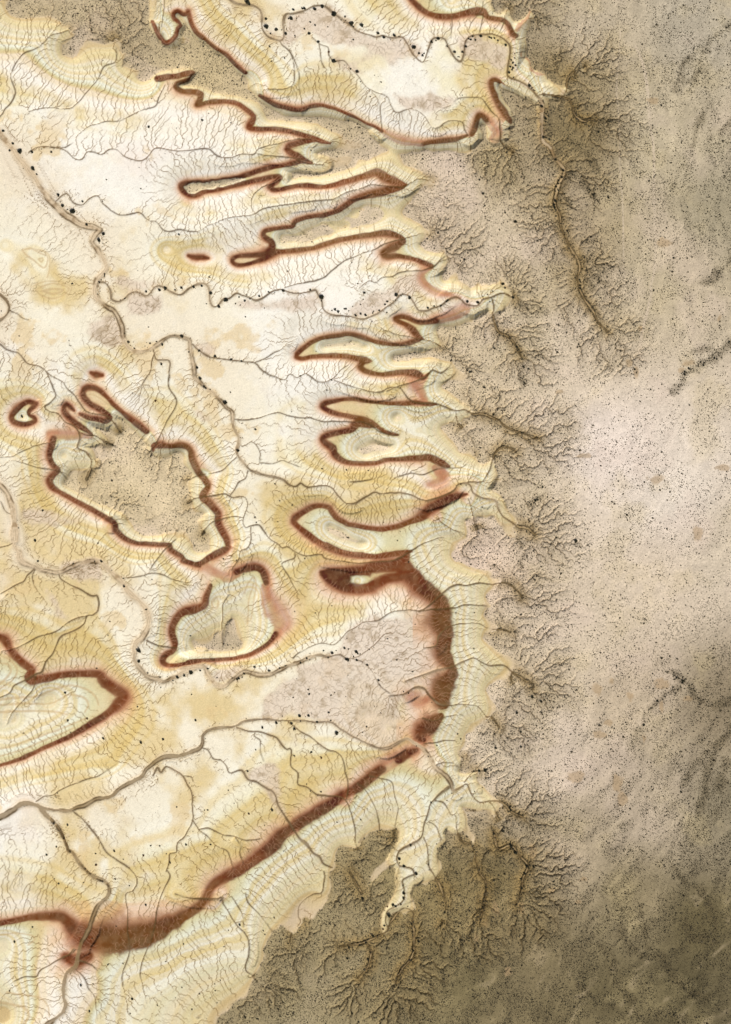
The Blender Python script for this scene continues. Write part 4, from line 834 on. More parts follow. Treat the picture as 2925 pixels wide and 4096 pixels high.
# sinkholes where the dark canyon has only partly fallen in
pit = Trace(False)
for k, (a, _) in enumerate(read_lines(SINK)):
    pit.add(smooth_line(a, 4, False, .8, 700 + k), lambda p: 14)
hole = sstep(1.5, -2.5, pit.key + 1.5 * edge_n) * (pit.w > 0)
Z -= (4.5 * hole).astype(np.float32)
# ---------------------------------------------------------------- what the ground is made of
def lin(c):
    c = np.asarray(c, np.float32) / 255.0
    return np.where(c <= 0.04045, c / 12.92, ((c + 0.055) / 1.055) ** 2.4)


TABLE = [(-.2, 230, 214, 190), (0, 238, 224, 200), (.06, 243, 232, 208), (.14, 247, 239, 216), (.22, 249, 243, 221), (.28, 244, 234, 200),
         (.33, 232, 214, 160), (.37, 238, 224, 180), (.41, 218, 194, 132), (.45, 240, 226, 188), (.50, 250, 240, 220),
         (.55, 246, 234, 208), (.585, 240, 222, 190), (.60, 226, 206, 160), (.625, 214, 200, 148), (.66, 232, 227, 196), (.71, 243, 240, 224),
         (.77, 237, 226, 192), (.81, 222, 208, 162), (.85, 238, 230, 204), (.89, 222, 204, 152), (.93, 224, 204, 152), (.965, 214, 192, 146), (.985, 216, 196, 156), (1.0, 210, 190, 158), (1.6, 205, 186, 156)]
TABLE = np.array(TABLE, float)
# caprock gravel: overview points (1624 x 2274) and their tone
TONES = np.array([(1300, 100, 196, 180, 154), (1550, 60, 176, 164, 142), (1450, 300, 188, 173, 144), (1600, 450, 160, 148, 122), (1450, 600, 186, 170, 140),
    (1300, 760, 210, 192, 166), (1350, 1000, 222, 206, 190), (1500, 1100, 216, 202, 184), (1450, 1300, 208, 190, 166), (1250, 1450, 208, 190, 164),
    (1400, 1550, 184, 166, 140), (1600, 1560, 140, 125, 100), (1200, 1660, 206, 188, 166), (1450, 1800, 172, 156, 132), (1600, 1800, 136, 124, 100),
    (1250, 1900, 174, 157, 130), (1400, 2000, 136, 122, 93), (1550, 2050, 104, 93, 64), (1200, 2100, 126, 112, 82), (1500, 2200, 88, 79, 55),
    (1350, 2200, 104, 93, 66), (900, 1950, 156, 140, 100), (700, 2150, 158, 143, 108), (1100, 350, 178, 160, 126), (1000, 400, 212, 192, 166),
    (1250, 150, 146, 128, 92), (1270, 300, 138, 121, 86), (1300, 550, 166, 148, 116), (1150, 700, 204, 186, 154), (1150, 1120, 208, 190, 162),
    (300, 40, 186, 168, 136), (450, 170, 196, 176, 138), (300, 1080, 212, 192, 156), (1100, 1950, 128, 112, 76), (1000, 2150, 124, 111, 78),
    (1060, 1230, 226, 202, 178), (1000, 2000, 132, 116, 78), (1100, 560, 204, 186, 158), (1000, 690, 212, 192, 158), (1060, 950, 218, 198, 168), (1120, 1480, 214, 195, 166), (1080, 1700, 214, 196, 168), (1620, 1200, 200, 184, 160), (1250, 2250, 118, 105, 76)], float)


def tone_field(cols):
    h, w = NY // 8, NX // 8
    y, x = (np.arange(h)[:, None] * 8 - PAD) * D * 0.5552, (np.arange(w)[None, :] * 8 - PAD) * D * 0.5552
    num, den = np.zeros((h, w, cols.shape[1])), np.zeros((h, w, 1))
    for (px, py), c in zip(TONES[:, :2], cols):
        k = (1.0 / (((x - px) ** 2 + (y - py) ** 2) / 110.0 ** 2 + 0.12) ** 1.6)[..., None]
        num, den = num + k * c, den + k
    f = num / den
    return np.stack([sample(f[..., c].astype(np.float32), GY / 8, GX / 8) for c in range(cols.shape[1])], -1)


def mix(a, b, t):
    return a + (np.asarray(b, np.float32) - a) * t[..., None]


n1, n2, n3 = fbm(150, 4, 21), fbm(55, 4, 22), fbm(18, 4, 23)
n4, n5 = fbm(7, 3, 24, 0.6), fbm(260, 3, 25)
grain = rng.normal(0, 1, (NY, NX)).astype(np.float32)

# the strata follow the level field, lightly warped, and the rills cut the lower beds open
lev = S + 0.012 * n2 + 0.005 * n3 - 0.010 * rill * (S < .97)
inside = cap > 0.5
lev = np.where(inside & ~low_spur, np.where((LEVEL < 0.985) & (gul < .25), np.clip(LEVEL, 0.7, 1.2), np.maximum(1.0, lev)), lev)
col = np.stack([np.interp(lev, TABLE[:, 0], lin(TABLE[:, c])) for c in (1, 2, 3)], -1).astype(np.float32)
# thin beds
beds_r = np.random.RandomState(5)
fine = beds_r.uniform(-1, 1, 260)
fine = .75 * np.convolve(fine, [.2, .6, .2], 'same') + 1.3 * np.convolve(fine, np.ones(7) / 7, 'same')
bedv = np.interp(lev * 170 + .8 * n3 + 3.0 * n1, np.arange(260) - 10.0, fine).astype(np.float32)
strat = sstep(.16, .3, lev) * sstep(1.0, .95, lev)
upper = sstep(.63, .68, lev)
amt = strat * (0.45 + 0.5 * sstep(-.4, .5, n1) + .5 * upper)
col *= (1 + amt[..., None] * bedv[..., None] * np.array([.08, .17, .38], np.float32))
# chalky and yellow country
yellow = sstep(.05, .5, n1 + .5 * n2 + .22 * n3) * sstep(.02, .1, lev) * sstep(.58, .5, lev)
col = mix(col, lin((222, 196, 130)), .74 * yellow)
white = sstep(-.05, .38, -n1 * .8 + .5 * n5 + .25 * n3 + .12 * n2) * sstep(.57, .47, lev)
col = mix(col, lin((254, 252, 244)), .75 * white)
pink = sstep(.2, .55, n5 + .6 * fbm(90, 4, 28)) * sstep(.30, .12, lev)
col = mix(col, lin((242, 224, 212)), .40 * pink)
ochre = sstep(.30, .48, fbm(42, 4, 29) + .12 * n4) * sstep(.40, .15, lev)
col = mix(col, lin((228, 202, 150)), .6 * ochre)

# washed sand flats
sand = np.zeros((NY, NX), np.float32)
for a, _ in read_lines(SAND):
    sand = np.maximum(sand, fill_polygon(smooth_line(a, 10, True)[:, :2]).astype(np.float32))
sand = sample(blur(sand, 5, 2), GY + 14 * n2, GX + 14 * fbm(55, 4, 26))
sand = sstep(.15, .9, sand + .45 * n3 + .2 * n4) * (lev < .66)
streak = fbm(9, 4, 27, 0.6)
col = mix(col, lin((228, 210, 190)), .74 * sand)
col = mix(col, lin((176, 156, 126)), .6 * sand * sstep(.05, .55, streak + .4 * n3))
braid = sstep(1.4, 4.0, la) * sand * dry
col = mix(col, lin((128, 104, 74)), .75 * braid * (.5 + .5 * sstep(-.2, .4, n2)))

# the iron-red bed, sharp on its upper side, bleeding out below
def red_mask(tr, k0, k1):
    ed = tr.key * (1 + .30 * n3 + .16 * n4 + .18 * n2) - .06 * rill
    low = sstep(.612, .588, S + .006 * n4)
    core = sstep(1.24, .80, ed) * (1 - low) + sstep(k1, k0, ed) * low
    halo = sstep(3.4, .6, ed + .5 * n2) * low
    inner = sstep(1.75, .95, ed) * (1 - low)
    return core, halo, inner, low
core, halo, inner, low = red_mask(red_strong, .45, 1.62)
wcore, whalo, _, _ = red_mask(red_weak, .2, 1.6)
notcap = 1 - sstep(.4, .6, cap)
col = mix(col, lin((222, 168, 122)), np.clip(.70 * halo + .30 * whalo, 0, .8) * notcap)
col = mix(col, lin((206, 192, 138)), .55 * inner * (1 - core) * notcap)
redc = mix(np.broadcast_to(lin((86, 42, 17)), col.shape).astype(np.float32), lin((116, 60, 28)), sstep(-.3, .5, n2 + .5 * n3))
redc = mix(redc, lin((168, 94, 56)), .55 * low * sstep(.35, 1.0, red_strong.key))
redc = mix(redc, lin((120, 82, 36)), .55 * sstep(.05, .5, fbm(110, 3, 33)))
col = col + (redc - col) * (np.clip(core * (.95 + .12 * n4), 0, 1) * notcap)[..., None]
col = mix(col, lin((176, 104, 74)), np.clip(wcore * (.62 + .35 * n3), 0, .85) * notcap * (1 - core))

# caprock gravel
tone = tone_field(lin(TONES[:, 2:] * np.array([1.08, 1.095, 1.115])))
glev = sstep(.94, 1.0, np.where(inside & ~low_spur, np.maximum(LEVEL, .99 * (gul > .2)) + .012 * n3 + .01 * n4, 1.0))
cap_soft, cap_wide = blur(cap.astype(np.float32), 2, 2), blur(cap.astype(np.float32), 8, 2)
gravel = glev * sstep(.26, .74, cap_soft + .26 * n4 + .16 * n3 - .02)
# gravel and stain creeping down the slopes below the caps in flutes
flute = np.clip(sstep(.06, .42, cap_wide) * (.30 + .9 * n3 + .9 * n4), 0, 1) * (1 - gravel)
tone = tone * (1 + .10 * n3 + .08 * n4 + .05 * grain)[..., None]
tone = mix(tone, lin((206, 188, 140)), .25 * sstep(0, .6, n2 + .4 * n3))
lum = tone_field(TONES[:, 2:3])[..., 0]
tone = mix(tone, lin((228, 208, 192)), .35 * sstep(0.05, .6, -n2 - .3 * n1) * sstep(140, 200, lum))
def streaks(angle, across, along, seed):
    c, s_ = math.cos(math.radians(angle)), math.sin(math.radians(angle))
    u, v = (GX * c + GY * s_ + 14 * n3) / along + 400, (-GX * s_ + GY * c + 16 * n2 + 5 * n3 + 20 * n1) / across + 400
    r = np.random.RandomState(seed)
    g = r.uniform(-1, 1, (97, 97)).astype(np.float32)
    out = 0
    for k in (1.0, 2.1):
        iy, ix = np.floor(v * k).astype(int), np.floor(u * k).astype(int)
        fy, fx = (v * k - iy), (u * k - ix)
        fy, fx = fy * fy * (3 - 2 * fy), fx * fx * (3 - 2 * fx)
        q = lambda a, b: g[(iy + a) % 97, (ix + b) % 97]
        out = out + ((q(0, 0) * (1 - fx) + q(0, 1) * fx) * (1 - fy) + (q(1, 0) * (1 - fx) + q(1, 1) * fx) * fy) / k
    return (out / 1.5).astype(np.float32)
flow = streaks(-58, 9, 34, 91) * sstep(2500, 2900, SY) * sstep(1500, 1900, SX) + streaks(-88, 8, 30, 92) * .7 * sstep(1700, 1200, SY) * sstep(2150, 2350, SX) + .5 * streaks(-50, 8, 40, 93) * sstep(2700, 2200, SY) * sstep(1300, 1700, SY) * sstep(2200, 2500, SX)
tone = tone * (1 + .16 * flow)[..., None]
tone = mix(tone, lin((206, 186, 156)), .22 * sstep(.3, .8, flow + .3 * n3) * sstep(150, 110, lum))
scald = sstep(.42, .55, fbm(24, 4, 35) + .15 * n4) * sstep(1250, 1450, SX * .5552 * 1.0) * .0
col = col + (mix(tone, lin((206, 176, 122)), np.full(tone.shape[:2], .4)) - col) * (.8 * flute * (1 - np.clip(core, 0, 1)))[..., None]
col = col + (tone - col) * gravel[..., None]

# wooded drainage lines and tracks on the plateau
thick, track = Trace(False), Trace(False)
for k, (a, _) in enumerate(read_lines(THICKET)):
    thick.add(smooth_line(a, 8, False, 3.0, 300 + k), lambda p: 40)
for k, (a, _) in enumerate(read_lines(TRACK)):
    track.add(smooth_line(a, 10, False, .8, 400 + k), lambda p: 14)
grove = sstep(16, -14, thick.key + 4 + 20 * n3 + 16 * n4)
col = mix(col, lin((104, 92, 66)), .42 * grove * gravel)
trk = sstep(2.0, -1.5, track.key + 1.5 * n4) * (.45 + .4 * n2) * (track.w > 0)
col = mix(col, lin((224, 206, 182)), np.clip(trk, 0, 1) * gravel)

pan = np.zeros((NY, NX), np.float32)
for a, _ in read_lines(PAN):
    x, y, rx_, ry_ = a[0]
    rx_, ry_ = rx_, ry_ / 2.03
    pan = np.maximum(pan, 1.25 - np.hypot((SX - x) / rx_, (SY - y) / ry_) * .6)
pan = sstep(.55, .85, pan + .45 * n3 + .35 * n4 - .1)
col = mix(col, lin((172, 146, 110)), .62 * pan * gravel)
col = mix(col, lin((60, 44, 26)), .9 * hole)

# valley sides inside the plateau: brown rubble instead of clean clay
rubble = capped * sstep(14, 40, cap_in) * sstep(1.0, .93, lev) * (1 - bed)
col = mix(col, lin((176, 150, 104)), .8 * rubble)
vein = Trace(False)
for k, (a, _) in enumerate(read_lines(VEIN)):
    vein.add(smooth_line(a, 8, False, 1.2, 800 + k), lambda p: 16)
vn = sstep(3.5, -1.5, vein.key + 2 * n3 + 1.5 * n4) * (vein.w > 0) * (1 - core)
col = mix(col, lin((204, 176, 132)), .62 * vn)

# rill colour: darker gravel and litter plus some painted shading on clay, pale clay wash across the red bed
on_red = np.clip(core + .6 * wcore, 0, 1)
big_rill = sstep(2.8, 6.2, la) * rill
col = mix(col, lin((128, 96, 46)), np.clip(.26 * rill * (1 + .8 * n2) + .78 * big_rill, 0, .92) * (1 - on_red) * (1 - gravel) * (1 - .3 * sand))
col = mix(col, lin((196, 150, 118)), .40 * rill * on_red)
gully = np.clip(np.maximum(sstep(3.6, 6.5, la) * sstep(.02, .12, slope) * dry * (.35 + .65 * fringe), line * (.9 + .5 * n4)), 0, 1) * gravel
col = mix(col, lin((150, 127, 84)), .34 * np.clip(fringe * (.45 + 1.5 * blur(gul.astype(np.float32), 5, 2) + .5 * n2), 0, 1) * gravel)
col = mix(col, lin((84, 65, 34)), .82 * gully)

# creek beds: pale sand between banks dark with litter and painted-in bank shade
bw = sstep(5, 15, creek.w)
side = fbm(34, 3, 71)
rib = sstep(-.16, .14, side + .3 * n3) * sstep(5.5 + 2.5 * n2, .6, np.abs(creek.key + .2 + 1.8 * edge_n)) * (near & (creek.w > 0))
bedcol = mix(np.broadcast_to(lin((222, 200, 166)), col.shape).astype(np.float32), lin((160, 132, 94)), sstep(.0, .6, n3 + .8 * n4))
thread = sstep(.1, .95, np.sin(creek.key * .95 + 2.6 * n3 + 1.5 * n2))
bedcol = mix(bedcol, lin((132, 106, 70)), .50 * thread * bw)
olive = sstep(2760, 3000, SY - .35 * SX + 350) * bw
bedcol = mix(bedcol, lin((124, 101, 62)), .78 * olive)
bedcol = mix(bedcol, lin((98, 72, 32)), .94 * (1 - bw))
col = col + (bedcol - col) * (bed * (.86 - .15 * sand))[..., None]
col = mix(col, lin((74, 57, 31)), np.clip(rib * (.72 + .9 * n3 + .5 * edge_n), 0, .92) * (.45 + .55 * bw))
col = mix(col, lin((206, 178, 132)), .35 * sstep(16, 0, creek.key + 5 * n3) * (1 - bed) * (creek.w > 6) * (1 - on_red))

gorge = capped * sstep(.72, .95, creek.s) * (creek.w > 2)
col = mix(col, lin((158, 132, 82)), .55 * gorge * sstep(46, 6, creek.key + 14 * n3) * (1 - .6 * bed))
col = mix(col, lin((192, 166, 122)), .8 * gorge * bed)
col = mix(col, lin((76, 60, 32)), np.clip(.8 * gorge * sstep(5, .5, np.abs(creek.key - 1.5 + 5 * n3 + 4 * n4)), 0, .85))

col *= (1 + .035 * grain + .05 * n4)[..., None]
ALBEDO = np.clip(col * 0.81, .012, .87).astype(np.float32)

# --- where the scrub grows (plants per grid cell)
scrub = gravel * (1 - .8 * pan) * (.17 + .55 * sstep(222, 110, lum) + .07 * sstep(.1, .6, n2)) * np.clip(.62 + 1.5 * (n3 + .6 * n4) - 1.0 * flow, .06, 2.6)
scrub += gravel * (.38 * grove + .6 * gully + .22 * fringe)
trunk_ = capped * sstep(13, 1, creek.key + 6 * n3) * (creek.w > 2) * sstep(.75, 1.0, creek.s)
scrub += .5 * trunk_
scrub += .010 * sstep(20, 0, creek.key) * (creek.w > 6) + .003 * sand + .0004
scrub *= (bed < .5) * np.where((cap_id > 1) & (cap_id != 99), .55, 1.0)
# ---------------------------------------------------------------- materials
def ground_material():
    m = bpy.data.materials.new('weathered_ground')
    m.use_nodes = True
    nt = m.node_tree
    N, L = nt.nodes, nt.links
    b = N['Principled BSDF']
    b.inputs['Roughness'].default_value = 0.95
    b.inputs['Specular IOR Level'].default_value = 0.12
    at = N.new('ShaderNodeAttribute'); at.attribute_name = 'soil'
    geo = N.new('ShaderNodeNewGeometry')
    def noise(scale, detail, rough=0.6):
        n = N.new('ShaderNodeTexNoise')
        n.inputs['Scale'].default_value, n.inputs['Detail'].default_value, n.inputs['Roughness'].default_value = scale, detail, rough
        L.new(geo.outputs['Position'], n.inputs['Vector'])
        return n
    def ramp(src, a, b_, lo, hi):
        r = N.new('ShaderNodeMapRange'); r.clamp = True
        r.inputs[1].default_value, r.inputs[2].default_value, r.inputs[3].default_value, r.inputs[4].default_value = a, b_, lo, hi
        L.new(src, r.inputs[0])
        return r.outputs[0]
    def math_(op, x, y):
        q = N.new('ShaderNodeMath'); q.operation = op
        for i, v in enumerate((x, y)):
            if isinstance(v, (int, float)): q.inputs[i].default_value = v
            else: L.new(v, q.inputs[i])
        return q.outputs[0]
    crumb = ramp(noise(0.55, 5).outputs['Fac'], 0.3, 0.7, 0.90, 1.10)      # clods and crust, metres
    grit = ramp(noise(2.2, 4).outputs['Fac'], 0.3, 0.7, 0.94, 1.06)
    # stone and saltbush mottling of the gravel caps (strength in the alpha of the soil attribute)
    v = N.new('ShaderNodeTexVoronoi'); v.inputs['Scale'].default_value = 0.42
    L.new(geo.outputs['Position'], v.inputs['Vector'])
    clump = ramp(noise(0.05, 3).outputs['Fac'], 0.38, 0.62, 0.18, 0.42)
    spot = N.new('ShaderNodeMapRange'); spot.clamp = True
    L.new(v.outputs['Distance'], spot.inputs[0])
    spot.inputs[1].default_value = 0.10
    L.new(clump, spot.inputs[2])
    spot.inputs[3].default_value, spot.inputs[4].default_value = 0.48, 1.0
    one = math_('SUBTRACT', 1.0, spot.outputs[0])
    speck = math_('SUBTRACT', 1.0, math_('MULTIPLY', one, at.outputs['Alpha']))
    tot = math_('MULTIPLY', math_('MULTIPLY', crumb, grit), speck)
    vm = N.new('ShaderNodeVectorMath'); vm.operation = 'SCALE'
    L.new(at.outputs['Color'], vm.inputs[0]); L.new(tot, vm.inputs['Scale'])
    L.new(vm.outputs[0], b.inputs['Base Color'])
    bump = N.new('ShaderNodeBump')
    bump.inputs['Strength'].default_value, bump.inputs['Distance'].default_value = 0.3, 0.3
    L.new(noise(0.45, 6, 0.65).outputs['Fac'], bump.inputs['Height'])
    L.new(bump.outputs[0], b.inputs['Normal'])
    return m


def plant_material(name, c0, c1, scale):
    m = bpy.data.materials.new(name)
    m.use_nodes = True
    nt = m.node_tree
    N, L = nt.nodes, nt.links
    b = N['Principled BSDF']
    b.inputs['Roughness'].default_value = 0.85
    b.inputs['Specular IOR Level'].default_value = 0.15
    geo, n, r = N.new('ShaderNodeNewGeometry'), N.new('ShaderNodeTexNoise'), N.new('ShaderNodeValToRGB')
    n.inputs['Scale'].default_value, n.inputs['Detail'].default_value = scale, 3
    L.new(geo.outputs['Position'], n.inputs['Vector'])
    r.color_ramp.elements[0].position, r.color_ramp.elements[1].position = 0.35, 0.68
    r.color_ramp.elements[0].color, r.color_ramp.elements[1].color = (*c0, 1), (*c1, 1)
    L.new(n.outputs['Fac'], r.inputs[0])
    L.new(r.outputs[0], b.inputs['Base Color'])
    return m


MAT_GROUND = ground_material()
MAT_LEAF = plant_material('grey_green_leaves', (.014, .015, .009), (.045, .046, .028), 0.9)
MAT_RUST = plant_material('rusty_leaves', (.085, .040, .018), (.17, .085, .035), 1.2)
MAT_BARK = plant_material('grey_bark', (.07, .055, .04), (.16, .13, .10), 3.0)
MAT_SCRUB = plant_material('saltbush', (.028, .023, .012), (.095, .080, .050), 0.25)
COL = scene.collection


def mesh_object(name, verts, faces4=None, faces3=None, mat=None, parent=None, link=True):
    """verts (n,3); faces4 (m,4), faces3 (k,3)"""
    me = bpy.data.meshes.new(name)
    f4 = np.zeros((0, 4), np.int32) if faces4 is None else np.asarray(faces4, np.int32)
    f3 = np.zeros((0, 3), np.int32) if faces3 is None else np.asarray(faces3, np.int32)
    me.vertices.add(len(verts))
    me.vertices.foreach_set('co', np.asarray(verts, np.float32).ravel())
    me.loops.add(f4.size + f3.size)
    me.loops.foreach_set('vertex_index', np.concatenate([f4.ravel(), f3.ravel()]))
    me.polygons.add(len(f4) + len(f3))
    start = np.concatenate([np.arange(len(f4)) * 4, f4.size + np.arange(len(f3)) * 3]).astype(np.int32)
    me.polygons.foreach_set('loop_start', start)
    me.update(calc_edges=True)
    if mat: me.materials.append(mat)
    o = bpy.data.objects.new(name, me)
    if link: COL.objects.link(o)
    if parent: o.parent = parent
    return o


# ---------------------------------------------------------------- the ground as meshes
GROW = 17
def grown(a, sign):
    return sign * np.cumsum(D * M * 1.65 ** np.arange(1, GROW + 1))
xs = (np.arange(NX) - PAD) * D * M - FW / 2 * M
ys = -((np.arange(NY) - PAD) * D * M - FH / 2 * M)
xs = np.concatenate([xs[0] + grown(0, -1)[::-1], xs, xs[-1] + grown(0, 1)])
ys = np.concatenate([ys[0] + grown(0, 1)[::-1], ys, ys[-1] + grown(0, -1)])
ring = [(GROW, GROW), (GROW, GROW)]
ZZ = np.pad(Z, ring, mode='edge')
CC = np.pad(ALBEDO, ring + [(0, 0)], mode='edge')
AA = np.pad((gravel * (.55 + .45 * sstep(220, 110, lum)) * (1 - .5 * trk)).astype(np.float32), ring, mode='edge')
far = np.zeros(ZZ.shape, np.float32)
edge = np.minimum(1, np.arange(GROW, 0, -1) / 9.0)
far[:GROW] = np.maximum(far[:GROW], edge[:, None]); far[-GROW:] = np.maximum(far[-GROW:], edge[::-1][:, None])
far[:, :GROW] = np.maximum(far[:, :GROW], edge[None]); far[:, -GROW:] = np.maximum(far[:, -GROW:], edge[::-1][None])
ZZ = ZZ * (1 - far) + far * 8.0
CC = CC * (1 - far[..., None]) + far[..., None] * np.array([.36, .29, .20], np.float32)
h, w = ZZ.shape
PX, PY = np.meshgrid(xs, ys)
P = np.stack([PX, PY, ZZ], -1).reshape(-1, 3).astype(np.float32)
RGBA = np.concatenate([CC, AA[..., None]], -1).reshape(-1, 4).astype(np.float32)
idx = np.arange(h * w).reshape(h, w)
quads = np.stack([idx[1:, :-1], idx[1:, 1:], idx[:-1, 1:], idx[:-1, :-1]], -1).reshape(-1, 4)
# which landform every cell belongs to: 0 ground, 1 creek bed, 2 plateau, 3 track, 10+ single mesas
land = np.zeros((NY, NX), np.int8)
near_id = cap_id.copy()
for _ in range(6):                                                  # let the ids cover the warped rims
    p = np.pad(near_id, 1, mode='edge')
    grow = np.max(np.stack([p[:-2, 1:-1], p[2:, 1:-1], p[1:-1, :-2], p[1:-1, 2:]]), 0)
    near_id = np.where(near_id == 0, grow, near_id)
land[(cap > .5) & (gravel > .3)] = 1
land = np.where(land == 1, np.where(near_id <= 1, 2, near_id + 10), 0).astype(np.int8)
land[(land == 2) & (trk > .45)] = 3
land[(bed > .5) & (creek.w > 7)] = 1
LL = np.pad(land, ring, mode='edge')[:-1, :-1].ravel()
names = {0: 'ground', 1: 'creek_bed', 2: 'plateau', 3: 'dirt_track'}
for k in np.unique(LL):
    q = quads[LL == k]
    used, inv = np.unique(q, return_inverse=True)
    o = mesh_object(names.get(int(k), 'mesa'), P[used], faces4=inv.reshape(-1, 4), mat=MAT_GROUND)
    ca = o.data.color_attributes.new('soil', 'FLOAT_COLOR', 'POINT')
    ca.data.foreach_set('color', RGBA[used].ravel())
    o.data.polygons.foreach_set('use_smooth', np.ones(len(q), bool))
    o['kind'] = 'structure'


def ground_z(px, py):
    """height at survey pixel"""
    return sample(Z, np.atleast_1d(np.asarray(py, float)) / D + PAD, np.atleast_1d(np.asarray(px, float)) / D + PAD)


def field_at(f, px, py):
    return f[np.clip((np.asarray(py) / D + PAD).round().astype(int), 0, NY - 1), np.clip((np.asarray(px) / D + PAD).round().astype(int), 0, NX - 1)]


# ---------------------------------------------------------------- trees
def leaf_cloud(seed, n, lobes, flat, leaf):
    """a crown of single leaf sprays spread through uneven lobes, unit radius, base at z = 0"""
    r = np.random.RandomState(seed)
    cen = [(0, 0, .62 * flat + .25, .74)]
    for k in range(lobes):
        a, d = r.uniform(0, 2 * math.pi), r.uniform(.30, .68)
        cen.append((d * math.cos(a), d * math.sin(a), r.uniform(.35, .95) * flat + .1, r.uniform(.26, .46)))
    wts = np.array([c[3] ** 2 for c in cen]); wts /= wts.sum()
    V, F = [], []
    for k in range(n):
        cx, cy, cz, cr = cen[r.choice(len(cen), p=wts)]
        d = r.randn(3); d /= np.linalg.norm(d)
        p = np.array([cx, cy, cz]) + d * cr * r.uniform(.45, 1.0) * np.array([1, 1, .75])
        p[2] = max(p[2], .06)
        nrm = d + .8 * r.randn(3); nrm /= np.linalg.norm(nrm)
        u = np.cross(nrm, r.randn(3)); u /= np.linalg.norm(u)
        v = np.cross(nrm, u)
        s = leaf * r.uniform(.6, 1.4)
        b = len(V)
        V += [p - u * s, p - v * s * .55 + nrm * s * .1, p + u * s * 1.1, p + v * s * .55 - nrm * s * .12]
        F.append((b, b + 1, b + 2, b + 3))
    return np.array(V), np.array(F)


def limbs(seed):
    """tapered trunk that forks into limbs, unit radius crown"""
    r = np.random.RandomState(seed)
    V, F = [], []
    def tube(a, b, ra, rb):
        a, b = np.array(a, float), np.array(b, float)
        d = (b - a) / np.linalg.norm(b - a)
        u = np.cross(d, (.3, .9, .2)); u /= np.linalg.norm(u)
        v = np.cross(d, u)
        o = len(V)
        for p, q in ((a, ra), (b, rb)):
            for k in range(6):
                t = k * math.pi / 3
                V.append(p + (u * math.cos(t) + v * math.sin(t)) * q)
        for k in range(6):
            F.append((o + k, o + (k + 1) % 6, o + 6 + (k + 1) % 6, o + 6 + k))
    fork = np.array([r.uniform(-.08, .08), r.uniform(-.08, .08), .36])
    tube((0, 0, -.25), fork, .11, .075)
    for k in range(5):
        a = k * 1.257 + r.uniform(-.4, .4)
        mid = fork + np.array([.26 * math.cos(a), .26 * math.sin(a), .22])
        end = mid + np.array([.30 * math.cos(a + .3), .30 * math.sin(a + .3), r.uniform(.12, .32)])
        tube(fork, mid, .062, .042)
        tube(mid, end, .042, .015)
    return np.array(V), np.array(F)


crowns, trunks, bushes, rusts = [], [], [], []
for k in range(7):
    V, F = leaf_cloud(50 + k, 330, 4 + k % 4, .95, .17)
    crowns.append(mesh_object('crown', V, faces4=F, mat=MAT_LEAF, link=False).data)
    V, F = limbs(70 + k)
    trunks.append(mesh_object('trunk', V, faces4=F, mat=MAT_BARK, link=False).data)
for k in range(5):
    V, F = leaf_cloud(90 + k, 150, 2 + k % 3, .7, .24)
    bushes.append(mesh_object('shrub', V, faces4=F, mat=MAT_LEAF, link=False).data)
    rusts.append(mesh_object('shrub', V, faces4=F, mat=MAT_RUST, link=False).data)
for o in [o for o in bpy.data.objects if o.users == 0]:
    bpy.data.objects.remove(o)

spots = []
for a, _ in read_lines(TREES.replace('\n', '\n')):
    for x, y, r, _s in a:
        spots.append((x, y, r))
spots = [s for s in spots if -20 < s[0] < FW + 20 and -20 < s[1] < FH + 20]
spots.sort(key=lambda s: -s[2])
single, rest = spots[:300], spots[300:]

ORD = ('first second third fourth fifth sixth seventh eighth ninth tenth eleventh twelfth thirteenth fourteenth fifteenth sixteenth '
       'seventeenth eighteenth nineteenth twentieth').split()
ROWS = ['top', 'upper', 'middle', 'lower', 'bottom']
COLS = ['far left', 'centre left', 'centre right', 'far right']


def where(x, y):
    on_cap = field_at(gravel, x, y) > .4
    if field_at(creek.key, x, y) < 34 and field_at(creek.w, x, y) > 4:
        return 'beside the creek'
    if on_cap and field_at(near_id, x, y) > 1:
        return 'on the gravelly mesa'
    if on_cap:
        return 'on the gravel plateau'
    if field_at(sand, x, y) > .4:
        return 'on the pinkish sand flat'
    if field_at(core, x, y) > .4:
        return 'on the red band'
    return 'on the pale clay'


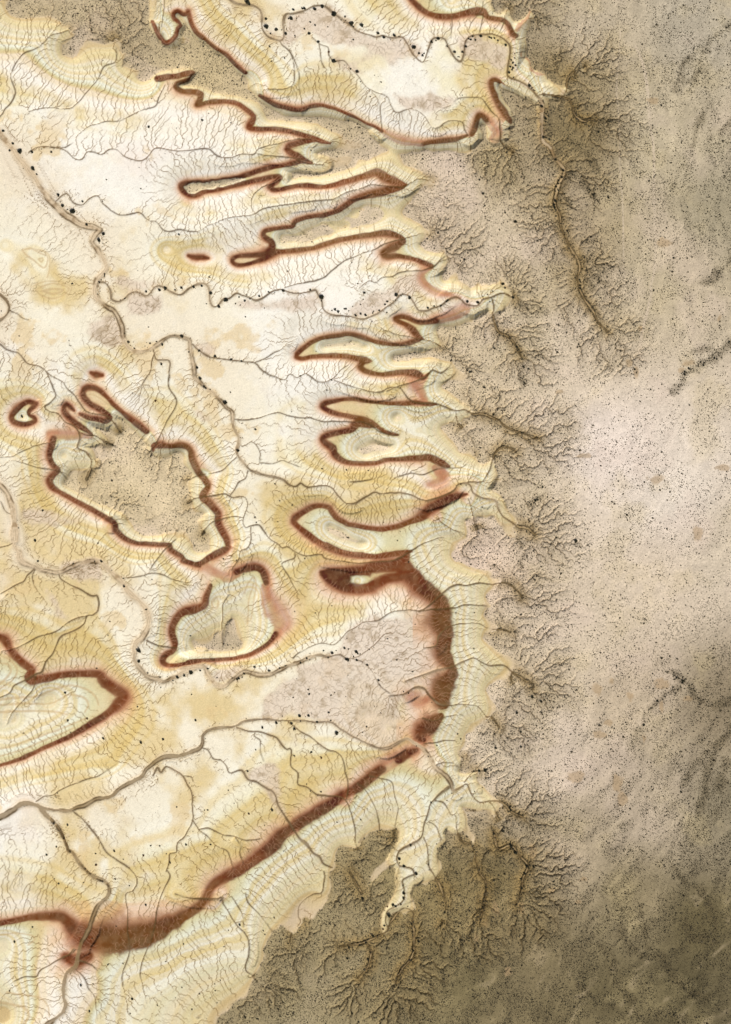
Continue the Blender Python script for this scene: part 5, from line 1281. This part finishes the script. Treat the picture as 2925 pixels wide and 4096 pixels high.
plan = {}
for x, y, r in single:
    key = (where(x, y), ROWS[min(4, int(max(0, y) / FH * 5))], COLS[min(3, int(max(0, x) / FW * 4))])
    plan.setdefault(key, []).append((x, y, r))
pick = random.Random(3)
for (place, row, side), members in plan.items():
    members.sort()
    for k, (x, y, r) in enumerate(members):
        rad = r * M * 1.32
        z = float(ground_z(x, y)[0])
        loc = ((x - FW / 2) * M, -(y - FH / 2) * M, z - .05)
        rusty = r < 5.0 and place == 'on the pale clay' and pick.random() < .6
        tree = r >= 4.4
        size = 'broad' if r > 6.6 else 'mid-sized' if r > 4.4 else 'small'
        tint = 'rusty' if rusty else 'near-black' if r > 5.5 else 'dark'
        noun = 'tree' if tree else 'shrub'
        count = ' counted from the left'
        num = ('alone there' if len(members) == 1 else ORD[k] + ' from the left there' if k < 20 else 'nearly rightmost there')
        label = f'{size} {tint} {noun} {place}, {row} {side}, {num}'
        if tree:
            o = bpy.data.objects.new('desert_tree', None)
            o.empty_display_size = rad
            COL.objects.link(o)
            v = pick.randrange(7)
            for nm, me in (('trunk', trunks[v]), ('crown', crowns[v])):
                c = bpy.data.objects.new(nm, me)
                COL.objects.link(c)
                c.parent = o
        else:
            o = bpy.data.objects.new('desert_shrub', pick.choice(rusts if rusty else bushes))
            COL.objects.link(o)
        o.location = loc
        o.rotation_euler = (0, 0, pick.uniform(0, 6.283))
        o.scale = (rad * pick.uniform(.92, 1.12), rad * pick.uniform(.88, 1.08), rad * pick.uniform(.55, .75))
        o['label'], o['category'] = label, noun
        o['group'] = ('trees ' if tree else 'shrubs ') + {'beside the creek': 'along the creeks', 'on the gravelly mesa': 'on the mesas',
                     'on the gravel plateau': 'on the plateau', 'on the pinkish sand flat': 'on the sand flats', 'on the red band': 'on the red bands',
                     'on the pale clay': 'on the clay slopes'}[place]

# ---------------------------------------------------------------- low scrub, far too much of it to count
ry, rx = np.nonzero(rng.poisson(np.clip(scrub * 1.35, 0, 2)) > 0)
keep = (rx > 20) & (rx < NX - 20) & (ry > 20) & (ry < NY - 20)
ry, rx = ry[keep], rx[keep]
bx = (rx - PAD + rng.uniform(-.5, .5, len(rx))) * D
by = (ry - PAD + rng.uniform(-.5, .5, len(rx))) * D
g_ = field_at(gravel, bx, by)
grv = field_at(grove, bx, by)
br = np.exp(rng.normal(-.86, .38, len(rx))) * (1 + .25 * grv * g_)
if rest:
    rest = np.array(rest)
    bx, by, br = np.r_[bx, rest[:, 0]], np.r_[by, rest[:, 1]], np.r_[br, rest[:, 2] * M * 1.1]
n = len(bx)
bz = ground_z(bx, by)
ang = np.arange(5) * 2 * math.pi / 5
ring0 = np.stack([np.cos(ang) * .80, np.sin(ang) * .80, np.full(5, -.15)], -1)
ring1 = np.stack([np.cos(ang + .6), np.sin(ang + .6), np.full(5, .42)], -1)
blob = np.vstack([ring0, ring1, [[0, 0, .95]]])
V = blob[None] * (1 + .28 * rng.uniform(-1, 1, (n, 11, 1)))
th = rng.uniform(0, 6.283, n)
c_, s_ = np.cos(th)[:, None], np.sin(th)[:, None]
ex = rng.uniform(.75, 1.3, n)[:, None]
X_, Y_ = V[..., 0] * ex, V[..., 1] / ex
V = np.stack([X_ * c_ - Y_ * s_, X_ * s_ + Y_ * c_, V[..., 2]], -1) * br[:, None, None]
V += np.stack([(bx - FW / 2) * M, -(by - FH / 2) * M, bz], -1)[:, None]
base = (np.arange(n) * 11)[:, None, None]
f4 = np.array([[k, (k + 1) % 5, 5 + (k + 1) % 5, 5 + k] for k in range(5)])[None] + base
f3 = np.array([[5 + k, 5 + (k + 1) % 5, 10] for k in range(5)])[None] + base
o = mesh_object('low_scrub', V.reshape(-1, 3), faces4=f4.reshape(-1, 4), faces3=f3.reshape(-1, 3), mat=MAT_SCRUB)
o['kind'] = 'stuff'
o['label'] = 'low grey saltbush scrub speckling the gravel plateau and creek banks'
o['category'] = 'scrub'
print('scrub plants', n, 'trees', len(single))
